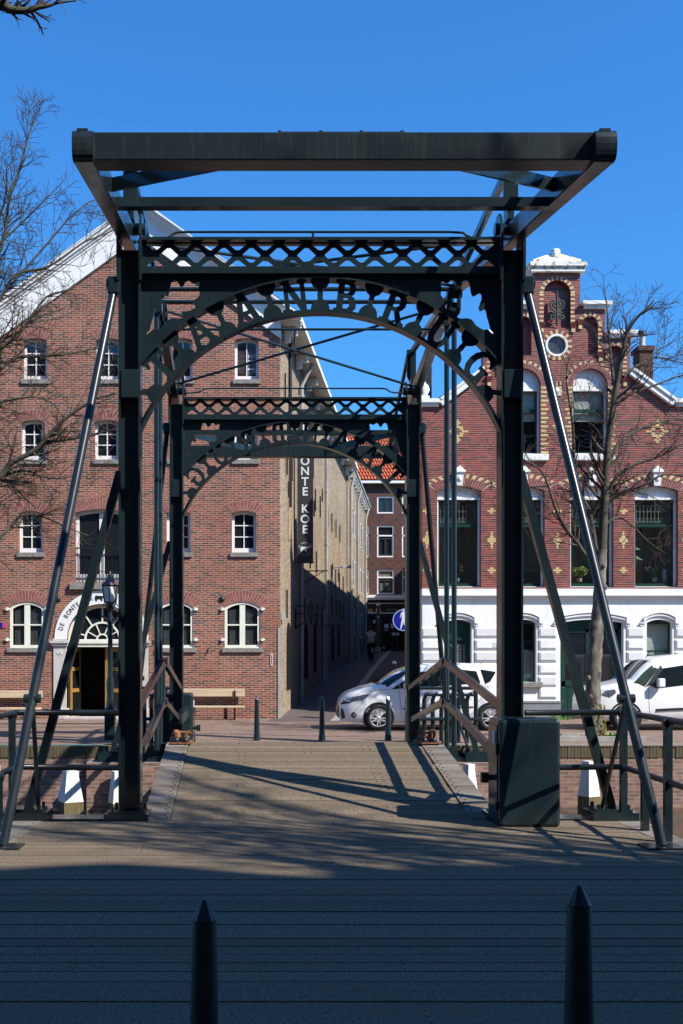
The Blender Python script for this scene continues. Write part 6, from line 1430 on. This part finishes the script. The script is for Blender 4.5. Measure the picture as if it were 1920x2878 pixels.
# ================================================================ cyclist in the alley
def skin(name, joints, edges, mat, parent, sub=2):
    me = bpy.data.meshes.new(name); off = world_off(parent)
    me.from_pydata([tuple(Vector(p)-off) for p,_ in joints], edges, [])
    o = bpy.data.objects.new(name, me); COL.objects.link(o); o.parent = parent
    md = o.modifiers.new('skin','SKIN'); sv = me.skin_vertices[0].data if me.skin_vertices else None
    if sv is None:
        me.attributes; bpy.context.view_layer.objects.active = o; sv = me.skin_vertices[0].data
    for v,(p,r) in zip(sv, joints): v.radius = (r,r) if not isinstance(r,tuple) else r
    sv[0].use_root = True
    sb = o.modifiers.new('sub','SUBSURF'); sb.levels = sub; sb.render_levels = sub
    me.materials.append(mat); return o
YC_ = 57.0; cx_ = px(1041.5,YC_); gz = pz(1859,YC_)
bk_ = thing('bicycle',(cx_,YC_,gz),'dark bicycle ridden away up the shaded alley','bicycle')
for dy,nmx in ((-.52,'rear_wheel'),(.52,'front_wheel')):
    m = MB(); m.tube([(cx_,YC_+dy+.33*math.cos(2*PI*i/24),gz+.34+.33*math.sin(2*PI*i/24)) for i in range(25)],.022,6,0,False)
    for i in range(8): m.tube([(cx_,YC_+dy,gz+.34),(cx_,YC_+dy+.32*math.cos(2*PI*i/8),gz+.34+.32*math.sin(2*PI*i/8))],.004,3)
    m.build('wheel', M['tyre'], bk_)
m = MB(); q = lambda y,z,x=0: (cx_+x,YC_+y,gz+z)
m.tube([q(-.52,.34),q(-.12,.30),q(.38,.72),q(-.2,.80),q(-.12,.30)],.018,6); m.tube([q(-.52,.34),q(-.2,.80),q(-.22,.9)],.016,6); m.tube([q(.52,.34),q(.36,.95),q(.34,1.03)],.018,6); m.tube([q(.2,1.05,-.27),q(.34,1.03,-.05),q(.34,1.03,.05),q(.2,1.05,.27)],.014,6); m.build('frame', M['black'], bk_)
m = MB(); m.ball(q(-.24,.94),.12,10,0,(1,1.1,.4)); m.build('saddle', M['plastic'], bk_)
m = MB(); m.box(cx_-.03,cx_+.03,YC_-.90,YC_-.87,gz+.45,gz+.72); m.build('mudguard', M['signwhite'], bk_)
m = MB(); m.box(cx_+.14,cx_+.34,YC_-.65,YC_-.35,gz+.42,gz+.72); m.build('pannier_bag', M['plinth'], bk_, bevel=.04)
pr = thing('person',(cx_,YC_-.2,gz),'person in a beige hooded parka with pale back print cycling away up the alley','person')
J = [(q(-.22,1.0),(.15,.12)),(q(-.18,1.25),(.15,.11)),(q(-.12,1.45),(.16,.10)),(q(-.08,1.56),.06),(q(-.04,1.68),(.085,.10)),(q(-.02,1.77),(.075,.09)),
 (q(-.1,1.47,-.19),.065),(q(.06,1.24,-.27),.05),(q(.2,1.08,-.26),.035),(q(.24,1.07,-.25),.03),
 (q(-.1,1.47,.19),.065),(q(.06,1.24,.27),.05),(q(.2,1.08,.26),.035),(q(.24,1.07,.25),.03),
 (q(-.2,.95,-.1),.10),(q(.1,.72,-.12),.075),(q(-.08,.36,-.11),.05),(q(-.02,.28,-.11),.04),(q(.1,.26,-.11),.035),
 (q(-.2,.95,.1),.10),(q(.06,.58,.12),.075),(q(-.12,.16,.11),.05),(q(-.08,.08,.11),.04),(q(.06,.07,.11),.035)]
E_ = [(0,1),(1,2),(2,3),(3,4),(4,5),(2,6),(6,7),(7,8),(8,9),(2,10),(10,11),(11,12),(12,13),(0,14),(14,15),(15,16),(16,17),(17,18),(0,19),(19,20),(20,21),(21,22),(22,23)]
skin('body', J, E_, M['jeans'], pr)
J2 = [(q(-.23,.92),(.23,.17)),(q(-.22,1.05),(.21,.16)),(q(-.18,1.25),(.19,.14)),(q(-.12,1.46),(.18,.125)),(q(-.09,1.55),(.10,.09)),(q(-.1,1.47,-.2),.09),(q(.06,1.24,-.29),.075),(q(.18,1.10,-.27),.055),(q(-.1,1.47,.2),.09),(q(.06,1.24,.29),.075),(q(.18,1.10,.27),.055)]
skin('parka', J2, [(0,1),(1,2),(2,3),(3,4),(3,5),(5,6),(6,7),(3,8),(8,9),(9,10)], M['jacket'], pr)
m = MB(); m.ball(q(-.14,1.57),.13,10,0,(1,.8,.55)); m.build('hood', M['jacket'], pr)
m = MB(); m.ball(q(-.05,1.74),.115,12,0,(.88,1,1.1)); m.build('hair', M['hair'], pr)
m = MB()
for i in range(14):
    z = 1.12+.026*i; w = (.05 if i%3 else .085)*(1-.0*i); m.box(cx_-w+RN.uniform(-.02,.02),cx_+w*.6,YC_-.405+(z-1.12)*.17,YC_-.395+(z-1.12)*.17,gz+z,gz+z+.016)
m.build('back_print', M['signwhite'], pr)

# ================================================================ bare trees
def grow(m, pts, r0, r1, n, rr, lev, mi=0, tw=(0,), dens=1.0, spread=.5, lmul=1.0, twr=.005):
    """tube along pts with side shoots; lev = how many further orders"""
    k = len(pts); m.tube(pts, [max(twr, r0+(r1-r0)*i/(k-1)) for i in range(k)], n, mi, False)
    if lev == 0: return
    L_ = sum((pts[i+1]-pts[i]).length for i in range(k-1))
    cnt = max(2, int(L_*dens*(2.6 if lev > 1 else 5.0)))
    for j in range(cnt):
        t = rr.uniform(.12,1.0); f = t*(k-1); i = min(int(f),k-2); p = pts[i].lerp(pts[i+1], f-i); d = (pts[i+1]-pts[i]).normalized()
        side_ = Vector((rr.gauss(0,1),rr.gauss(0,.55),rr.gauss(0,1))); side_ = (side_-d*side_.dot(d)).normalized()
        ang = rr.uniform(.45,1.05); dr = (d*math.cos(ang)+side_*math.sin(ang)+Vector((0,0,.08))).normalized()
        ln = lmul*(rr.uniform(.35,.95)*(.75 if lev>2 else .55 if lev==2 else .34))*(1.25-t*.85)
        q_ = [p]; c = p
        for s_ in range(4):
            dr = (dr+Vector((rr.gauss(0,.13),rr.gauss(0,.13),rr.gauss(0,.13)+.02))).normalized(); c = c+dr*ln/4*1.6; q_.append(c)
        rb = max(twr, min((r0+(r1-r0)*t)*.55, .03*lev*.5)); grow(m, q_, rb, max(twr,rb*.35), 4 if lev>2 else 3, rr, lev-1, (1 if lev<=2 else mi), tw, dens, spread, lmul, twr)
def limb(m, pxs, Y, r0, r1, rr, lev=3, jit=.5, dens=1.0, n=7, lmul=1.0, y_end=None, twr=.005):
    k = len(pxs); dy = rr.uniform(-jit,jit) if y_end is None else y_end
    pts = [P(u,v,Y+dy*i/(k-1)) for i,(u,v) in enumerate(pxs)]; s_ = spline(pts,4); grow(m, s_, r0, r1, n, rr, lev, 0, (0,), dens, lmul=lmul, twr=twr); return s_
# right tree
YT = 23.6; rr = random.Random(21)
rt = thing('bare_tree',(px(1672,YT),YT,G),'slender leafless tree in front of the white gateway, mossy at its foot','tree')
m = MB(); tp = [(1676,2085),(1671,2040),(1667,1980),(1668,1900),(1671,1828),(1676,1770),(1680,1733),(1685,1660),(1688,1605),(1692,1545)]
tr = [.225,.185,.165,.158,.165,.16,.135,.125,.12,.115]
pts = [P(u,v,YT) for u,v in tp]; sp_ = spline(pts,5); rad = [tr[min(i//5,9)]+(tr[min(i//5+1,9)]-tr[min(i//5,9)])*(i%5)/5 for i in range(len(sp_))]
m.tube(sp_, [r_*(1+.06*math.sin(i*1.7)) for i,r_ in enumerate(rad)], 14, 0, False)
for (u,v,s3) in ((1655,1905,.05),(1684,1890,.045),(1662,1958,.06),(1697,1590,.05),(1700,1650,.06),(1676,1975,.06),(1683,1838,.04)): m.ball(P(u,v,YT-.12),s3,8,0,(1,.8,1.2))
m.build('trunk', M['bark'], rt)
m = MB()
for i in range(420):
    a_ = rr.uniform(0,2*PI); h_ = rr.uniform(0,1)**1.4; w_ = (.215-.04*h_)*(1 if h_ < .5 or math.sin(a_*3+h_*9) > .1 else .8); m.ball((px(1675,YT)+w_*math.cos(a_),YT+w_*math.sin(a_),G+.02+.75*h_),rr.uniform(.010,.024),5,0,(1,1,.8))
m.build('moss', M['mossgreen'], rt)
m = MB()
K = dict(jit=.9, dens=1.9, lmul=.9, twr=.0042)
limb(m,[(1692,1545),(1696,1460),(1700,1382),(1709,1254),(1726,1126),(1739,1047),(1755,967),(1771,919),(1793,890),(1818,866),(1838,845)],YT,.105,.012,rr,3,**K)
limb(m,[(1690,1560),(1675,1540),(1664,1480),(1656,1439),(1632,1388),(1615,1320),(1611,1206),(1600,1126),(1592,1063),(1600,1000)],YT,.075,.01,rr,3,**K)
limb(m,[(1690,1600),(1660,1575),(1643,1557),(1620,1522),(1598,1497),(1563,1433),(1541,1366),(1516,1318),(1465,1289),(1420,1270)],YT,.06,.008,rr,3,**K)
limb(m,[(1726,1080),(1716,1000),(1709,903),(1705,850),(1698,812)],YT,.04,.006,rr,3,**K)
limb(m,[(1712,1300),(1739,1248),(1787,1212),(1831,1193),(1882,1181),(1930,1176)],YT,.05,.012,rr,3,**K)
limb(m,[(1704,1410),(1722,1360),(1739,1334),(1787,1305),(1844,1286),(1892,1263),(1930,1240)],YT,.055,.012,rr,3,**K)
limb(m,[(1702,1430),(1730,1388),(1803,1366),(1866,1334),(1930,1340)],YT,.05,.012,rr,3,**K)
limb(m,[(1732,1140),(1775,1105),(1819,1091),(1892,1063),(1930,1050)],YT,.04,.01,rr,3,**K)
limb(m,[(1752,1060),(1771,1040),(1810,1018),(1844,1005),(1885,1012),(1930,1022)],YT,.035,.01,rr,3,**K)
limb(m,[(1820,1010),(1850,985),(1885,965),(1930,940)],YT,.02,.006,rr,3,**K)
limb(m,[(1765,940),(1760,890),(1785,860),(1800,835)],YT,.02,.005,rr,2,**K)
limb(m,[(1690,1480),(1740,1455),(1780,1480),(1820,1520),(1870,1555)],YT,.03,.006,rr,3,**K)
limb(m,[(1690,1520),(1650,1450),(1600,1440),(1560,1455)],YT,.025,.006,rr,3,**K)
limb(m,[(1541,1366),(1480,1370),(1420,1390),(1370,1400),(1340,1390)],YT,.025,.005,rr,3,**K)
limb(m,[(1660,1250),(1690,1230),(1660,1190),(1620,1170)],YT,.02,.005,rr,3,**K)
limb(m,[(1716,1200),(1690,1180),(1650,1120)],YT,.02,.005,rr,3,**K)
m.build('branches', [M['branch'],M['twig']], rt)
# plants at its foot
m = MB()
for i in range(70):
    x = px(1722,YT)+rr.gauss(0,.10); y = YT-.15+rr.gauss(0,.08); z = G+.03; t = Vector((rr.gauss(0,.06),rr.gauss(0,.05),rr.uniform(.04,.14))); w_ = Vector((rr.gauss(0,1),rr.gauss(0,1),0)).normalized()*.03; p = Vector((x,y,z)); m.add([p,p+t*.6+w_,p+t,p+t*.6-w_],[(0,1,2,3)])
for i in range(40):
    x = px(1640,YT)+rr.gauss(0,.14); y = YT-.1+rr.gauss(0,.1); p = Vector((x,y,G+.03)); t = Vector((rr.gauss(0,.05),rr.gauss(0,.05),rr.uniform(.02,.06))); w_ = Vector((rr.gauss(0,1),rr.gauss(0,1),0)).normalized()*.03; m.add([p,p+t*.6+w_,p+t,p+t*.6-w_],[(0,1,2,3)])
o = m.build('green_weeds', pmat('bright_weed',(.16,.33,.03),(.10,.22,.03),15,.6)); o['kind'] = 'stuff'; tag(o,'fresh green weeds at the foot of the right tree','weeds')
m = MB()
for u,yy_ in ((1553,31.0),(1572,31.05),(1590,31.0)):
    for i in range(40):
        p = Vector((px(u,yy_)+rr.gauss(0,.07),yy_+rr.gauss(0,.04),G)); t = Vector((rr.gauss(0,.06),rr.gauss(0,.04),rr.uniform(.06,.30 if u<1560 else .14))); w_ = Vector((1,0,0))*.012; m.add([p-w_,p+w_,p+t],[(0,1,2)])
o = m.build('wall_weeds', M['leaf']); o['kind'] = 'stuff'; tag(o,'weeds growing along the grey plinth of the gabled house','weeds')
# left tree: trunk outside the frame, limbs reaching in
YL = 24.6; rr = random.Random(5)
lt = thing('bare_tree',(px(-190,YL),YL,G),'leafless tree at the left, its lichened branches reaching in before the warehouse','tree')
m = MB(); m.tube(spline([P(-190,2075,YL),P(-186,1900,YL),P(-180,1600,YL),P(-172,1300,YL),P(-160,1000,YL),P(-140,760,YL)],5),[.26,.24,.22,.2,.19,.18,.18,.17,.17,.16,.16,.15,.15,.14,.14,.13,.12,.12,.11,.11,.10,.10,.09,.09,.08,.08],14,0,False); m.build('trunk', M['bark'], lt)
m = MB(); K = dict(jit=1.0, dens=1.9, lmul=.95, twr=.0045)
limb(m,[(-165,1100),(-80,860),(4,697),(27,554),(58,470),(80,380),(98,340),(112,313)],YL,.055,.008,rr,3,**K)
limb(m,[(-150,900),(-60,745),(0,684),(67,621),(134,554),(178,510)],YL,.042,.008,rr,3,**K)
limb(m,[(-165,1080),(-60,900),(0,836),(67,760),(134,684),(192,617),(250,568),(286,561)],YL,.042,.008,rr,3,**K)
limb(m,[(-160,1000),(-60,880),(0,840),(45,773),(143,746),(232,684),(290,660),(330,644)],YL,.045,.008,rr,3,**K)
limb(m,[(-165,1140),(-70,1020),(0,960),(67,920),(129,836),(196,813),(268,764),(300,740)],YL,.042,.008,rr,3,**K)
limb(m,[(-168,1180),(-70,1040),(0,980),(48,945),(85,905),(140,880)],YL,.075,.01,rr,3,**K)
limb(m,[(-168,1200),(-60,1090),(0,1040),(48,1005),(128,1002),(207,992),(271,980),(330,972)],YL,.055,.008,rr,3,**K)
limb(m,[(-170,1230),(-60,1150),(0,1130),(48,1120),(105,1117),(153,1139),(180,1180)],YL,.05,.008,rr,3,**K)
limb(m,[(-176,1480),(-80,1400),(0,1340),(32,1302),(96,1267),(143,1216),(191,1171),(239,1139),(271,1120),(330,1105)],YL,.09,.012,rr,3,**K)
limb(m,[(-20,1345),(57,1324),(96,1330),(128,1359),(150,1400)],YL,.04,.006,rr,3,**K)
limb(m,[(96,1267),(128,1247),(191,1235),(255,1225),(328,1209),(420,1245)],YL,.045,.007,rr,3,**K)
limb(m,[(-178,1620),(-80,1550),(0,1509),(32,1477),(64,1448),(118,1452),(191,1483),(271,1515)],YL,.06,.007,rr,3,**K)
limb(m,[(-178,1560),(-60,1440),(0,1360),(32,1362),(70,1400),(118,1440)],YL,.04,.006,rr,3,**K)
limb(m,[(60,1330),(159,1346),(198,1340),(270,1330)],YL,.022,.005,rr,3,**K)
limb(m,[(-170,1300),(-60,1240),(0,1262),(60,1290),(120,1300)],YL,.04,.006,rr,3,**K)
limb(m,[(-160,960),(-60,760),(0,610),(20,520),(15,450)],YL,.05,.006,rr,3,**K)
m.build('branches', [M['lbranch'],M['branch']], lt)
# near tree at the left: only one branch tip shows at the top
YN = 8.6; rr = random.Random(9)
nt = thing('bare_tree',(-5.2,YN,-.1),'near leafless tree, one red-tipped branch entering at the top left corner','tree')
m = MB(); m.tube(spline([(-5.2,YN,-1.2),(-5.15,YN,2),(-5.0,YN,5),(-4.9,YN,9)],5),[.22,.21,.2,.19,.18,.17,.17,.16,.16,.15,.14,.14,.13,.12,.11,.10],12,0,False); m.build('trunk', M['bark'], nt)
m = MB(); 
def lb(pxs, r0, r1, lev, dens): limb(m, pxs, 7.3, r0, r1, rr, lev, .2, dens, 6, .30, twr=.0022)
lb([(-900,300),(-450,120),(-150,30),(0,14),(24,26),(73,30),(102,22),(135,16),(163,8),(216,2)],.05,.004,2,3.0)
lb([(-150,30),(-40,0),(30,-30),(90,-20)],.012,.004,2,2)
lb([(73,30),(60,12),(45,-5)],.006,.003,1,3)
m.build('branches', [M['lbranch'],M['twig']], nt)
# tree on the near quay to the right, outside the picture: it dapples the deck
rr = random.Random(31)
dt = thing('bare_tree',(12.4,3.7,-.1),'leafless tree on the near quay casting twig shadows over the deck','tree')
m = MB(); tk = spline([(12.4,3.7,-.1),(12.45,3.7,3),(12.3,3.75,6.5)],6); m.tube(tk,[.26-.008*i for i in range(len(tk))],12,0,False); m.build('trunk', M['bark'], dt)
m = MB()
for i in range(30):
    a_ = rr.uniform(0,2*PI); sp2 = rr.uniform(.3,2.6); b = tk[-1-int(rr.uniform(0,4))]; tip = Vector((12.3+1.3*math.cos(a_)*sp2*.6,3.75+math.sin(a_)*sp2,rr.uniform(13.0,19.0)))
    mid = b.lerp(tip,.4)+Vector((math.cos(a_)*.5,math.sin(a_)*.5,-.3)); grow(m, spline([b,mid,b.lerp(tip,.72)+Vector((rr.gauss(0,.2),rr.gauss(0,.2),0)),tip],5), .08, .03, 6, rr, 2, 0, (0,), .45, lmul=2.4, twr=.012)
m.build('branches', [M['lbranch'],M['twig']], dt)
# ================================================================ light, sky, camera
SUN = Vector((.886, -.63, 1.0)).normalized()
ld = bpy.data.lights.new('sun', 'SUN'); ld.energy = 5.0; ld.angle = math.radians(.5); ld.color = (1, .955, .865)
lo = bpy.data.objects.new('sun', ld); COL.objects.link(lo); lo.rotation_euler = SUN.to_track_quat('Z', 'Y').to_euler(); lo.location = (20, -20, 30)
w = bpy.data.worlds.new('World'); sc.world = w; w.use_nodes = True
N = w.node_tree.nodes; L = w.node_tree.links; bg = N['Background']
sk = N.new('ShaderNodeTexSky'); sk.sky_type = 'NISHITA'; sk.sun_disc = False
sk.sun_elevation = math.asin(SUN.z); sk.sun_rotation = math.atan2(SUN.x, SUN.y)
sk.altitude = 0; sk.air_density = 1.5; sk.dust_density = .25; sk.ozone_density = 10
tint = N.new('ShaderNodeMix'); tint.data_type = 'RGBA'; tint.blend_type = 'MULTIPLY'; tint.inputs[0].default_value = 1; tint.inputs[7].default_value = (.345, .765, 1.085, 1)
L.new(sk.outputs[0], tint.inputs[6]); L.new(tint.outputs[2], bg.inputs[0]); bg.inputs[1].default_value = .13
cd = bpy.data.cameras.new('camera'); cam = bpy.data.objects.new('camera', cd); COL.objects.link(cam)
cam.location = (0, 0, CAMZ); cam.rotation_euler = (PI/2, 0, 0)
cd.sensor_fit = 'VERTICAL'; cd.sensor_height = 36; cd.lens = F/2878*36
cd.shift_x = (960-U0)/2878; cd.shift_y = (V0-1439)/2878
cd.clip_start = .1; cd.clip_end = 2000
sc.camera = cam
sc.view_settings.view_transform = 'Standard'; sc.view_settings.look = 'None'; sc.view_settings.exposure = .5; sc.view_settings.gamma = 1
sc.cycles.max_bounces = 7; sc.cycles.transparent_max_bounces = 8
